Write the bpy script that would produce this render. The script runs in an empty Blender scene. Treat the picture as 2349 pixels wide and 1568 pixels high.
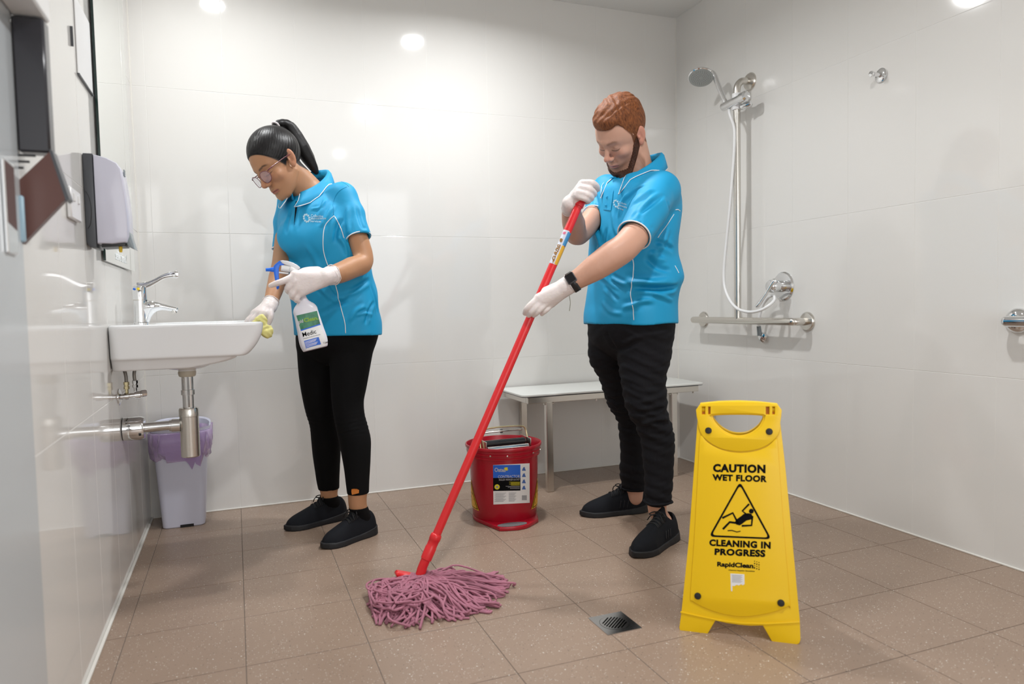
import bpy, math, random
import numpy as np
from mathutils import Vector, Matrix, Euler
from mathutils.bvhtree import BVHTree
from mathutils.geometry import tessellate_polygon
random.seed(7); rng = np.random.default_rng(5)
D = bpy.data; SC = bpy.context.scene; COL = SC.collection
W, H, YF = 2.646, 2.40, -5.2                      # room width, ceiling height, far end behind the camera
# ------------------------------------------------------------------ camera, world, lights, exposure
FPX = 1631.5
CAMP = Vector((0.36215, -3.33348, 0.87422)); CAMR = Euler((1.51807, 0.02122, -0.37177), 'XYZ')
cd = D.cameras.new('camera'); cam = D.objects.new('camera', cd); COL.objects.link(cam)
cam.location = CAMP; cam.rotation_euler = CAMR
cd.sensor_width = 36; cd.lens = FPX / 2349 * 36; cd.clip_start = 0.02
cd.dof.use_dof = True; cd.dof.focus_distance = 2.62; cd.dof.aperture_fstop = 2.6
SC.camera = cam
SC.view_settings.view_transform = 'Standard'; SC.view_settings.look = 'None'
SC.view_settings.gamma = 1; SC.view_settings.exposure = 0.17; SC.view_settings.use_curve_mapping = False
wd = D.worlds.new('world'); SC.world = wd; wd.use_nodes = True
wd.node_tree.nodes['Background'].inputs[0].default_value = (0.9, 0.95, 1, 1)
wd.node_tree.nodes['Background'].inputs[1].default_value = 0.3
LAMPS = [(1.37, -0.73, 14.5), (1.37, -2.25, 16), (0.32, -0.56, 6.5), (1.38, -3.87, 4)]
for lx, ly, lw in LAMPS:
    ld = D.lights.new('downlight', 'AREA'); ld.shape = 'DISK'; ld.size = 0.10; ld.energy = lw
    ld.spread = math.radians(160); ld.color = (0.975, 0.99, 1.0)
    lo = D.objects.new('downlight', ld); COL.objects.link(lo); lo.location = (lx, ly, H - 0.012)
# broad unseen fill, added at the far end to lift the lower walls
fl = D.lights.new('added_fill', 'AREA'); fl.shape = 'RECTANGLE'; fl.size = 2.2; fl.size_y = 1.8; fl.energy = 30; fl.color = (1, 1, 1)
flo = D.objects.new('added_fill', fl); COL.objects.link(flo); flo.location = (1.2, -5.05, 1.3)
flo.rotation_euler = (math.radians(88), 0, math.radians(8))

# ------------------------------------------------------------------ geometry of the view, used to survey real positions
CM = np.array(CAMR.to_matrix()); CP = np.array(CAMP)
def ray(u, v): return CM @ np.array([(u - 1174.5) / FPX, -(v - 784) / FPX, -1.0])
def at(u, v, ax, val):                              # point of a sight line on the plane axis = val
    d = ray(u, v); return CP + d * ((val - CP[ax]) / d[ax])
def ay(u, v, y): return at(u, v, 1, y)
def az(u, v, z=0.0): return at(u, v, 2, z)
def mpp(y, u=1174.5, v=784):                        # metres per photograph pixel at depth y
    p = ay(u, v, y); return -(CM.T @ (p - CP))[2] / FPX

# ------------------------------------------------------------------ objects, labels
def tag(o, label, cat, group=None):
    o['label'] = label; o['category'] = cat
    if group: o['group'] = group
    return o
def link(name, me, mat=None, parent=None, smooth=True, kind=None):
    o = D.objects.new(name, me); COL.objects.link(o)
    if mat is not None and not me.materials: me.materials.append(mat)
    if smooth and len(me.polygons): me.polygons.foreach_set('use_smooth', [True] * len(me.polygons))
    if parent is not None: o.parent = parent; o.matrix_parent_inverse = parent.matrix_world.inverted() if False else Matrix.Translation(-Vector(parent.location))
    if kind: o['kind'] = kind
    return o
def thing(name, label, cat, loc=(0, 0, 0), group=None):
    o = D.objects.new(name, None); COL.objects.link(o); o.location = loc; o.empty_display_size = 0.05
    return tag(o, label, cat, group)
def mesh_np(name, V, F):
    me = D.meshes.new(name); V = np.asarray(V, np.float32)
    if isinstance(F, np.ndarray) and F.ndim == 2:
        n, k = F.shape; me.vertices.add(len(V)); me.vertices.foreach_set('co', V.ravel())
        me.loops.add(n * k); me.loops.foreach_set('vertex_index', F.astype(np.int32).ravel())
        me.polygons.add(n); me.polygons.foreach_set('loop_start', np.arange(n, dtype=np.int32) * k)
        me.update(calc_edges=True); return me
    me.from_pydata([tuple(map(float, v)) for v in V], [], [tuple(f) for f in F]); me.update(); return me
def unit(v): v = np.array(v, float); return v / (np.linalg.norm(v) + 1e-12)
def frame(z, up=(0, 0, 1)):                         # columns x, y, z
    z = unit(z); x = np.cross(up, z)
    if np.linalg.norm(x) < 1e-4: x = np.cross((0, 1, 0), z)
    x = unit(x); return np.stack([x, np.cross(z, x), z], 1)

class MB:
    def __init__(s): s.v = []; s.f = []
    def add(s, V, F):
        b = len(s.v); s.v += [tuple(map(float, p)) for p in V]; s.f += [tuple(i + b for i in f) for f in F]; return s
    def box(s, c, size, R=None, bev=0.0):
        hx, hy, hz = [q / 2 for q in size]; bev = min(bev, hx * .9, hy * .9, hz * .9)
        R = np.eye(3) if R is None else np.array(R); c = np.array(c, float)
        if bev <= 0:
            V = [(x, y, z) for x in (-hx, hx) for y in (-hy, hy) for z in (-hz, hz)]
            F = [(0, 1, 3, 2), (4, 6, 7, 5), (0, 4, 5, 1), (2, 3, 7, 6), (0, 2, 6, 4), (1, 5, 7, 3)]
        else:
            V = []; ix = {}
            for sx in (-1, 1):
                for sy in (-1, 1):
                    for sz in (-1, 1):
                        for a in range(3):
                            p = [sx * (hx - bev), sy * (hy - bev), sz * (hz - bev)]; p[a] = (sx * hx, sy * hy, sz * hz)[a]
                            ix[(sx, sy, sz, a)] = len(V); V.append(p)
            F = []
            for a in range(3):
                b, c2 = (a + 1) % 3, (a + 2) % 3
                for sg in (-1, 1):
                    q = []
                    for (i, j) in ((-1, -1), (1, -1), (1, 1), (-1, 1)):
                        k = [0, 0, 0]; k[a] = sg; k[b] = i; k[c2] = j; q.append(ix[(*k, a)])
                    F.append(q if sg > 0 else q[::-1])
                for i in (-1, 1):
                    for j in (-1, 1):
                        k0 = [0, 0, 0]; k0[b] = i; k0[c2] = j; k1 = list(k0); k0[a] = -1; k1[a] = 1
                        q = [ix[(*k0, b)], ix[(*k1, b)], ix[(*k1, c2)], ix[(*k0, c2)]]
                        F.append(q if i * j < 0 else q[::-1])
            for sx in (-1, 1):
                for sy in (-1, 1):
                    for sz in (-1, 1):
                        q = [ix[(sx, sy, sz, 0)], ix[(sx, sy, sz, 1)], ix[(sx, sy, sz, 2)]]
                        F.append(q if sx * sy * sz > 0 else q[::-1])
        return s.add([c + R @ np.array(p) for p in V], F)
    def cyl(s, a, b, r0, r1=None, n=24, cap=True):
        a = np.array(a, float); b = np.array(b, float); r1 = r0 if r1 is None else r1
        return s.tube([a, b], [r0, r1], n, cap)
    def tube(s, pts, rad, n=12, cap=True, closed=False, flat=1.0, up=None):
        P = np.array(pts, float); m = len(P); rad = [rad] * m if np.isscalar(rad) else rad
        T = np.gradient(P, axis=0) if m > 2 else np.repeat((P[1] - P[0])[None], m, 0)
        if closed: T = np.roll(P, -1, 0) - np.roll(P, 1, 0)
        V = []; prev = None
        for i in range(m):
            t = unit(T[i])
            if prev is None: x = frame(t, up if up is not None else (0.13, 0.07, 1))[:, 0]
            else: x = unit(prev - t * (prev @ t))
            prev = x; y = np.cross(t, x)
            for k in range(n):
                a = 2 * math.pi * k / n; V.append(P[i] + rad[i] * (math.cos(a) * x + flat * math.sin(a) * y))
        F = []
        for i in range(m if closed else m - 1):
            for k in range(n):
                a, b = i * n + k, i * n + (k + 1) % n; j = ((i + 1) % m) * n
                F.append((a, b, j + (k + 1) % n, j + k))
        if cap and not closed: F += [tuple(range(n))[::-1], tuple(range((m - 1) * n, m * n))]
        return s.add(V, F)
    def lathe(s, prof, o=(0, 0, 0), ax=(0, 0, 1), n=40, sx=1.0, sy=1.0):   # prof: (radius, height)
        R = frame(ax, (0, 1, 0)); o = np.array(o, float); V = []; F = []
        for r, h in prof:
            for k in range(n):
                a = 2 * math.pi * k / n; V.append(o + R @ np.array([r * sx * math.cos(a), r * sy * math.sin(a), h]))
        for i in range(len(prof) - 1):
            for k in range(n):
                F.append((i * n + k, i * n + (k + 1) % n, (i + 1) * n + (k + 1) % n, (i + 1) * n + k))
        if prof[0][0] > 1e-5: F.append(tuple(range(n))[::-1])
        if prof[-1][0] > 1e-5: F.append(tuple(range((len(prof) - 1) * n, len(prof) * n)))
        return s.add(V, F)
    def prism(s, poly, h0, h1, M=None):              # polygon in local x,y between z = h0 and h1
        M = np.eye(4) if M is None else M; n = len(poly)
        ar = sum(poly[i][0] * poly[(i + 1) % n][1] - poly[(i + 1) % n][0] * poly[i][1] for i in range(n))
        if ar < 0: poly = poly[::-1]
        V = [(M @ np.array([x, y, h, 1]))[:3] for h in (h0, h1) for x, y in poly]
        tri = tessellate_polygon([[Vector((x, y, 0)) for x, y in poly]])
        F = [(i, (i + 1) % n, n + (i + 1) % n, n + i) for i in range(n)]
        for t in tri:
            (x0, y0), (x1, y1), (x2, y2) = [poly[k] for k in t]
            t = t if (x1 - x0) * (y2 - y0) - (x2 - x0) * (y1 - y0) > 0 else t[::-1]
            F += [tuple(t)[::-1], tuple(n + k for k in t)]
        return s.add(V, F)
    def build(s, name, mat, parent=None, smooth=False, kind=None):
        me = mesh_np(name, s.v, s.f); o = link(name, me, mat, parent, smooth, kind)
        if smooth == 'auto':
            me.set_sharp_from_angle(angle=math.radians(38))
        return o
def MX(o, x, y, z):
    M = np.eye(4); M[:3, 0] = x; M[:3, 1] = y; M[:3, 2] = z; M[:3, 3] = o; return M
def plate(name, loops, h0, h1, M, mat, parent=None, bev=0.0, res=2):      # flat shape with holes and a soft edge, placed by M
    L = []
    for i, lp in enumerate(loops):
        lp = [tuple(map(float, q)) for q in lp]; n = len(lp); ar = sum(lp[k][0] * lp[(k + 1) % n][1] - lp[(k + 1) % n][0] * lp[k][1] for k in range(n))
        L.append(lp if (ar > 0) == (i == 0) else lp[::-1])
    def inset(lp, e):
        P_ = np.array(lp); d = np.roll(P_, -1, 0) - P_; d /= np.linalg.norm(d, axis=1)[:, None] + 1e-12; nn_ = np.stack([-d[:, 1], d[:, 0]], 1); pn = np.roll(nn_, 1, 0); m = pn + nn_
        m /= np.maximum((1 + (pn * nn_).sum(1)), .35)[:, None]; return P_ + m * e
    st = [(h0, bev), (h0 + bev * .3, bev * .3), (h0 + bev, 0), (h1 - bev, 0), (h1 - bev * .3, bev * .3), (h1, bev)] if bev > 0 else [(h0, 0), (h1, 0)]
    V = []; F = []; top = []; bot = []
    for lp in L:
        n = len(lp); base = len(V)
        for h, e in st: V += [(x, y, h) for x, y in (inset(lp, e) if e else lp)]
        for s in range(len(st) - 1):
            for k in range(n): a, c = base + s * n + k, base + s * n + (k + 1) % n; F.append((a, c, c + n, a + n))
        bot.append(base); top.append(base + (len(st) - 1) * n)
    ins = [[Vector((*q, 0)) for q in (inset(lp, st[-1][1]) if bev else lp)] for lp in L]; ix = [(j, k) for j, lp in enumerate(L) for k in range(len(lp))]
    fl = [v for lp in ins for v in lp]
    for t3 in tessellate_polygon(ins):
        p, q, r = [fl[k] for k in t3]; t3 = t3 if (q.x - p.x) * (r.y - p.y) - (r.x - p.x) * (q.y - p.y) > 0 else t3[::-1]
        F.append(tuple(top[ix[k][0]] + ix[k][1] for k in t3)); F.append(tuple(bot[ix[k][0]] + ix[k][1] for k in t3)[::-1])
    V = np.array(V) @ M[:3, :3].T + M[:3, 3]
    if np.linalg.det(M[:3, :3]) < 0: F = [f[::-1] for f in F]
    me = mesh_np(name, V, F); o = link(name, me, mat, parent, bool(bev))
    if bev: me.set_sharp_from_angle(angle=math.radians(40))
    return o
def curve_to(name, cu, M, zoff, mat, parent, smooth=False, warp=None):
    t = D.objects.new('t', cu); COL.objects.link(t); bpy.context.view_layer.update()
    me = D.meshes.new_from_object(t.evaluated_get(bpy.context.evaluated_depsgraph_get())); D.objects.remove(t); D.curves.remove(cu)
    n = len(me.vertices); V = np.empty(n * 3); me.vertices.foreach_get('co', V); V = V.reshape(-1, 3); V[:, 2] += zoff
    V = warp(V) if warp else V @ M[:3, :3].T + M[:3, 3]
    me.vertices.foreach_set('co', V.ravel()); me.materials.clear(); me.name = name
    me.update(); o = link(name, me, mat, parent, bool(smooth))
    if smooth == 'auto': me.set_sharp_from_angle(angle=math.radians(40))
    return o
def text(name, s, M, mat, parent, w=None, h=None, bold=0.0, depth=0.0006, shear=0, warp=None, space=1.0, cx=True):
    cu = D.curves.new(name, 'FONT'); cu.body = s; cu.align_x = 'LEFT'; cu.size = 1; cu.offset = bold; cu.extrude = 0.001; cu.shear = shear
    cu.space_character = space; cu.resolution_u = 3
    t = D.objects.new('t', cu); COL.objects.link(t); bpy.context.view_layer.update()
    me = D.meshes.new_from_object(t.evaluated_get(bpy.context.evaluated_depsgraph_get())); D.objects.remove(t); D.curves.remove(cu)
    n = len(me.vertices); V = np.empty(n * 3); me.vertices.foreach_get('co', V); V = V.reshape(-1, 3)
    mn, mx = V.min(0), V.max(0); e = mx - mn; sx = w / e[0] if w else h / e[1]; sy = h / e[1] if h else sx
    V[:, 0] = (V[:, 0] - mn[0] - (e[0] / 2 if cx else 0)) * sx; V[:, 1] = (V[:, 1] - mn[1] - e[1] / 2) * sy; V[:, 2] = (V[:, 2] > 0) * depth
    V = warp(V) if warp else V @ M[:3, :3].T + M[:3, 3]
    me.vertices.foreach_set('co', V.ravel()); me.materials.clear(); me.name = name; me.update()
    return link(name, me, mat, parent, False)
def spline(pts, n=8):                                # Catmull-Rom through points
    P = np.array(pts, float); P = np.vstack([2 * P[0] - P[1], P, 2 * P[-1] - P[-2]]); out = []
    for i in range(1, len(P) - 2):
        for k in range(n):
            t = k / n; a, b, c, d = P[i - 1:i + 3]
            out.append(0.5 * (2 * b + (c - a) * t + (2 * a - 5 * b + 4 * c - d) * t * t + (3 * b - a - 3 * c + d) * t ** 3))
    out.append(P[-2]); return np.array(out)
def rrect(x0, y0, x1, y1, r, n=5):
    out = []
    for cx, cy, a0 in ((x1 - r, y1 - r, 0), (x0 + r, y1 - r, 90), (x0 + r, y0 + r, 180), (x1 - r, y0 + r, 270)):
        for k in range(n + 1):
            a = math.radians(a0 + 90 * k / n); out.append((cx + r * math.cos(a), cy + r * math.sin(a)))
    return out
def circ(cx, cy, r, n=28, ry=None): return [(cx + r * math.cos(2 * math.pi * k / n), cy + (ry or r) * math.sin(2 * math.pi * k / n)) for k in range(n)]

# ------------------------------------------------------------------ solid modelling: distance fields turned into one continuous skin
class Field:
    def __init__(s, lo, hi, h=None, grids=None):
        if grids is None: grids = [np.arange(lo[i], hi[i] + h, h) for i in range(3)]
        s.g = [np.asarray(q, np.float32) for q in grids]; s.F = np.full([len(q) for q in s.g], 0.2, np.float32)
    def sl(s, lo, hi):
        out = []
        for i in range(3):
            a = np.searchsorted(s.g[i], lo[i]); b = np.searchsorted(s.g[i], hi[i]); out.append(slice(max(a - 1, 0), min(b + 1, len(s.g[i]))))
        return tuple(out)
    def P(s, q): return s.g[0][q[0]][:, None, None], s.g[1][q[1]][None, :, None], s.g[2][q[2]][None, None, :]
    def op(s, fn, lo, hi, k, mode='u'):
        pad = k + 0.004 if mode == 'u' else k; q = s.sl(np.array(lo) - pad, np.array(hi) + pad)
        if any(w.stop <= w.start for w in q): return s
        d = fn(*s.P(q)).astype(np.float32); F = s.F[q]
        if mode == 'u':
            h = np.maximum(k - np.abs(F - d), 0) / k; s.F[q] = np.minimum(F, d) - h * h * k * 0.25
        else:
            h = np.maximum(k - np.abs(F + d), 0) / k; s.F[q] = np.maximum(F, -d) + h * h * k * 0.25
        return s
    def ell(s, c, r, R=None, k=0.01, mode='u'):
        c = np.array(c, float); r = np.array(r, float) * np.ones(3); R = np.eye(3) if R is None else np.array(R)
        ext = np.sqrt((R ** 2 @ (r ** 2)))
        def fn(X, Y, Z):
            x, y, z = X - c[0], Y - c[1], Z - c[2]; q = [R[0, i] * x + R[1, i] * y + R[2, i] * z for i in range(3)]
            k0 = np.sqrt(sum((q[i] / r[i]) ** 2 for i in range(3))); k1 = np.sqrt(sum((q[i] / r[i] ** 2) ** 2 for i in range(3))) + 1e-9
            return k0 * (k0 - 1) / k1
        return s.op(fn, c - ext, c + ext, k, mode)
    def cap(s, a, b, ra, rb=None, k=0.01, mode='u', fl=None, n=None):      # tapered capsule, flattened by fl along n
        a = np.array(a, float); b = np.array(b, float); rb = ra if rb is None else rb; ba = b - a; L2 = ba @ ba + 1e-12
        m = max(ra, rb); lo = np.minimum(a, b) - m * 1.3; hi = np.maximum(a, b) + m * 1.3
        def fn(X, Y, Z):
            x, y, z = X - a[0], Y - a[1], Z - a[2]; t = np.clip((x * ba[0] + y * ba[1] + z * ba[2]) / L2, 0, 1)
            x, y, z = x - t * ba[0], y - t * ba[1], z - t * ba[2]
            d2 = x * x + y * y + z * z
            if fl: q = x * n[0] + y * n[1] + z * n[2]; d2 = d2 + q * q * (1 / fl ** 2 - 1)
            return np.sqrt(d2) - (ra + (rb - ra) * t)
        return s.op(fn, lo, hi, k, mode)
    def chain(s, pts, rad, k=0.01, mode='u', n=4, fl=None):   # smooth tapering limb through the points
        P_ = np.array(pts, float); r_ = np.array(rad, float)
        if len(P_) > 2 and n > 1:
            tt = np.arange(len(P_)); P_ = spline(P_, n); r_ = np.interp(np.arange(len(P_)) / n, tt, r_)
        m = r_.max() * 1.2
        def fn(X, Y, Z):
            best = None
            for i in range(len(P_) - 1):
                a, ba = P_[i], P_[i + 1] - P_[i]; L2 = ba @ ba + 1e-12; x, y, z = X - a[0], Y - a[1], Z - a[2]; t = np.clip((x * ba[0] + y * ba[1] + z * ba[2]) / L2, 0, 1)
                d = np.sqrt((x - t * ba[0]) ** 2 + (y - t * ba[1]) ** 2 + (z - t * ba[2]) ** 2) - (r_[i] + (r_[i + 1] - r_[i]) * t); best = d if best is None else np.minimum(best, d)
            return best
        return s.op(fn, P_.min(0) - m, P_.max(0) + m, k, mode)
    def rbox(s, c, half, r, R=None, k=0.006, mode='u', fn2=None):
        c = np.array(c, float); hf = np.array(half, float); R = np.eye(3) if R is None else np.array(R); ext = np.abs(R) @ hf
        def fn(X, Y, Z):
            x, y, z = X - c[0], Y - c[1], Z - c[2]; q = [R[0, i] * x + R[1, i] * y + R[2, i] * z for i in range(3)]
            if fn2: q = fn2(*q)
            q = [np.abs(q[i]) - (hf[i] - r) for i in range(3)]
            return np.sqrt(sum(np.maximum(w, 0) ** 2 for w in q)) + np.minimum(np.maximum(np.maximum(q[0], q[1]), q[2]), 0) - r
        return s.op(fn, c - ext - .01, c + ext + .01, k, mode)
    def loft(s, L, k=0.01, mode='u', zc=True):      # rows: z, cx, cy, a, b, angle, exponent
        L = np.array(sorted(L), float); z = s.g[2]; z0, z1 = L[0, 0], L[-1, 0]
        def itp(j):
            m = np.zeros(len(L)); 
            if len(L) > 2:
                dz = np.diff(L[:, 0]); sl_ = np.diff(L[:, j]) / dz; m[1:-1] = (sl_[1:] * dz[:-1] + sl_[:-1] * dz[1:]) / (dz[1:] + dz[:-1]); m[0] = sl_[0]; m[-1] = sl_[-1]
            else: m[:] = (L[1, j] - L[0, j]) / (L[1, 0] - L[0, 0])
            zz = np.clip(z, z0, z1); i = np.clip(np.searchsorted(L[:, 0], zz) - 1, 0, len(L) - 2); hh = L[i + 1, 0] - L[i, 0]; t = (zz - L[i, 0]) / hh
            return ((2 * t ** 3 - 3 * t ** 2 + 1) * L[i, j] + (t ** 3 - 2 * t ** 2 + t) * hh * m[i] + (-2 * t ** 3 + 3 * t ** 2) * L[i + 1, j] + (t ** 3 - t ** 2) * hh * m[i + 1])
        C = [itp(j) for j in range(1, 7)]
        m = max(L[:, 3].max(), L[:, 4].max()); lo = [L[:, 1].min() - m, L[:, 2].min() - m, z0]; hi = [L[:, 1].max() + m, L[:, 2].max() + m, z1]
        def fn(X, Y, Z):
            i0 = np.searchsorted(z, Z.ravel()[0]); n = Z.size; cx, cy, a, b, an, ex = [c[i0:i0 + n][None, None, :] for c in C]
            x, y = X - cx, Y - cy; ca, sa = np.cos(an), np.sin(an)
            u = np.abs((x * ca + y * sa) / a) + 1e-6; w = np.abs((-x * sa + y * ca) / b) + 1e-6
            q = (u ** ex + w ** ex) ** (1 / ex); d = (q - 1) * np.minimum(a, b)
            g = np.sqrt((u / a) ** 2 + (w / b) ** 2) + 1e-6; d = (q - 1) * q / g * 0.9 if False else d
            return np.maximum(d, np.maximum(Z - z1, z0 - Z)) if zc else d
        return s.op(fn, lo, hi, k, mode)
    def bump(s, fn, lo=None, hi=None):
        q = tuple(slice(None) for _ in range(3)) if lo is None else s.sl(lo, hi); s.F[q] += fn(*s.P(q)).astype(np.float32); return s
    def cut(s, p, n):                                # remove the half space beyond p along n
        X, Y, Z = s.P(tuple(slice(None) for _ in range(3))); s.F = np.maximum(s.F, ((X - p[0]) * n[0] + (Y - p[1]) * n[1] + (Z - p[2]) * n[2]).astype(np.float32)); return s
    def mesh(s, name, smooth=1):
        F = s.F; F[0] = F[-1] = 0.1; F[:, 0] = F[:, -1] = 0.1; F[:, :, 0] = F[:, :, -1] = 0.1
        S = F < 0; nx, ny, nz = F.shape
        c = S[:-1, :-1, :-1].astype(np.int8)
        for dx, dy, dz in ((1, 0, 0), (0, 1, 0), (0, 0, 1), (1, 1, 0), (1, 0, 1), (0, 1, 1), (1, 1, 1)):
            c = c + S[dx:nx - 1 + dx, dy:ny - 1 + dy, dz:nz - 1 + dz]
        act = np.argwhere((c > 0) & (c < 8)); del c
        idx = np.full((nx - 1, ny - 1, nz - 1), -1, np.int32); idx[act[:, 0], act[:, 1], act[:, 2]] = np.arange(len(act))
        cor = [(0, 0, 0), (1, 0, 0), (0, 1, 0), (1, 1, 0), (0, 0, 1), (1, 0, 1), (0, 1, 1), (1, 1, 1)]
        val = np.stack([F[act[:, 0] + a, act[:, 1] + b, act[:, 2] + d] for a, b, d in cor], 1)
        acc = np.zeros((len(act), 3)); cnt = np.zeros(len(act))
        for i, j in ((0, 1), (2, 3), (4, 5), (6, 7), (0, 2), (1, 3), (4, 6), (5, 7), (0, 4), (1, 5), (2, 6), (3, 7)):
            a, b = val[:, i], val[:, j]; m = (a < 0) != (b < 0); t = np.where(m, a / np.where(m, a - b, 1), 0)
            p = np.array(cor[i])[None] + t[:, None] * (np.array(cor[j]) - np.array(cor[i]))[None]; acc += p * m[:, None]; cnt += m
        acc /= cnt[:, None]; V = np.empty((len(act), 3))
        for ax in range(3):
            g = s.g[ax]; i = act[:, ax]; V[:, ax] = g[i] + acc[:, ax] * (g[i + 1] - g[i])
        Q = []
        for ax in range(3):
            A = [S[:-1], S[:, :-1], S[:, :, :-1]][ax]; B = [S[1:], S[:, 1:], S[:, :, 1:]][ax]; e = np.argwhere(A != B)
            o1, o2 = [(a) for a in range(3) if a != ax]; e = e[(e[:, o1] > 0) & (e[:, o2] > 0) & (e[:, o1] < F.shape[o1] - 1) & (e[:, o2] < F.shape[o2] - 1)]
            ins = S[e[:, 0], e[:, 1], e[:, 2]]; q = []
            for d1, d2 in ((-1, -1), (0, -1), (0, 0), (-1, 0)):
                k = e.copy(); k[:, o1] += d1; k[:, o2] += d2; q.append(idx[k[:, 0], k[:, 1], k[:, 2]])
            q = np.stack(q, 1); flip = ins if ax != 1 else ~ins; q[~flip] = q[~flip][:, ::-1]; Q.append(q)
        Q = np.concatenate(Q); Q = Q[(Q >= 0).all(1)]
        for _ in range(smooth):
            acc = np.zeros_like(V); n = np.zeros(len(V))
            for a, b in ((0, 1), (1, 2), (2, 3), (3, 0)):
                for i, j in ((a, b), (b, a)):
                    for ax in range(3): acc[:, ax] += np.bincount(Q[:, i], V[Q[:, j], ax], len(V))
                    n += np.bincount(Q[:, i], minlength=len(V))
            V = 0.5 * V + 0.5 * acc / np.maximum(n, 1)[:, None]
        return mesh_np(name, V, Q)
    def build(s, name, mat, parent=None, smooth=1): return link(name, s.mesh(name, smooth), mat, parent, True)
def verts(me):
    V = np.empty(len(me.vertices) * 3, np.float32); me.vertices.foreach_get('co', V); return V.reshape(-1, 3)
def normals(me):
    V = np.empty(len(me.vertices) * 3, np.float32); me.vertices.foreach_get('normal', V); return V.reshape(-1, 3)
def setv(me, V): me.vertices.foreach_set('co', np.asarray(V, np.float32).ravel()); me.update()
class Surf:                                          # finds points of a skin along sight lines, to lay seams and print on it
    def __init__(s, me): s.me = me; s.cen = verts(me).mean(0).astype(float); s.t = BVHTree.FromPolygons([v.co for v in me.vertices], [p.vertices for p in me.polygons])
    def hit(s, u, v, off=0.0, snap=False):
        r = s.t.ray_cast(Vector(CP), Vector(ray(u, v)))
        if r[0] is None:
            if not snap: return None
            c = np.mean([s.t.find_nearest(Vector(CP))[0]], 0) if s.cen is None else s.cen; d = ray(u, v); d = d / np.linalg.norm(d)
            r = s.t.find_nearest(Vector(CP + d * ((c - CP) @ d)))
        return np.array(r[0]) + np.array(r[1]) * off
    def near(s, p, off=0.0):
        r = s.t.find_nearest(Vector(p)); return np.array(r[0]) + np.array(r[1]) * off
    def path(s, px, n=6, off=0.0):
        out = []
        for u, v in spline(px, n):
            h = s.hit(u, v)
            if h is not None and (not out or np.linalg.norm(h - out[-1]) < .08): out.append(h)
        P = np.array(out); 
        for _ in range(2): P[1:-1] = (P[:-2] + 2 * P[1:-1] + P[2:]) / 4
        return np.array([s.near(p, off) for p in P])

# ------------------------------------------------------------------ materials
def nn(nt, t, **kw):
    n = nt.nodes.new(t)
    for k, v in kw.items():
        if k in n.inputs: n.inputs[k].default_value = v
        else: setattr(n, k, v)
    return n
def mat(name, col, rough=0.5, metal=0.0, spec=0.5, bump=None, var=None, coat=0, sheen=0, trans=0, sss=0, alpha=1, emit=0, ior=None, aniso=0):
    m = D.materials.new(name); m.use_nodes = True; nt = m.node_tree; b = nt.nodes['Principled BSDF']; I = b.inputs
    I['Base Color'].default_value = (*col, 1); I['Roughness'].default_value = rough; I['Metallic'].default_value = metal; I['Specular IOR Level'].default_value = spec
    I['Coat Weight'].default_value = coat; I['Sheen Weight'].default_value = sheen; I['Transmission Weight'].default_value = trans; I['Alpha'].default_value = alpha
    if ior: I['IOR'].default_value = ior
    if sss: I['Subsurface Weight'].default_value = sss; I['Subsurface Radius'].default_value = (0.9, 0.35, 0.2); I['Subsurface Scale'].default_value = 0.006
    if emit: I['Emission Color'].default_value = (*col, 1); I['Emission Strength'].default_value = emit
    tc = nn(nt, 'ShaderNodeTexCoord')
    if var:                                         # (scale, amount): mottling of the colour itself
        n = nn(nt, 'ShaderNodeTexNoise', Scale=var[0], Detail=4.0); nt.links.new(tc.outputs['Object'], n.inputs['Vector'])
        mx = nn(nt, 'ShaderNodeMix', data_type='RGBA'); k = var[1]
        mx.inputs[6].default_value = (*[c * (1 - k) for c in col], 1); mx.inputs[7].default_value = (*[min(1, c * (1 + k)) for c in col], 1)
        nt.links.new(n.outputs['Fac'], mx.inputs[0]); nt.links.new(mx.outputs[2], I['Base Color'])
    if bump:                                        # (scale, strength, kind, stretch)
        sc = bump[3] if len(bump) > 3 else (1, 1, 1); mp = nn(nt, 'ShaderNodeMapping'); mp.inputs['Scale'].default_value = sc
        nt.links.new(tc.outputs['Object'], mp.inputs[0])
        if bump[2] == 'noise': n = nn(nt, 'ShaderNodeTexNoise', Scale=bump[0], Detail=5.0); o = n.outputs['Fac']
        elif bump[2] == 'voronoi': n = nn(nt, 'ShaderNodeTexVoronoi', Scale=bump[0]); o = n.outputs['Distance']
        else: n = nn(nt, 'ShaderNodeTexWave', Scale=bump[0]); o = n.outputs['Fac']
        nt.links.new(mp.outputs[0], n.inputs['Vector']); bp = nn(nt, 'ShaderNodeBump', Strength=bump[1], Distance=0.002)
        nt.links.new(o, bp.inputs['Height']); nt.links.new(bp.outputs[0], I['Normal'])
    return m
def tile_mat():
    m = mat('wall_tile_glaze', (0.712, 0.698, 0.670), 0.07, spec=0.5, bump=(60, 0.012, 'noise')); return m
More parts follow.
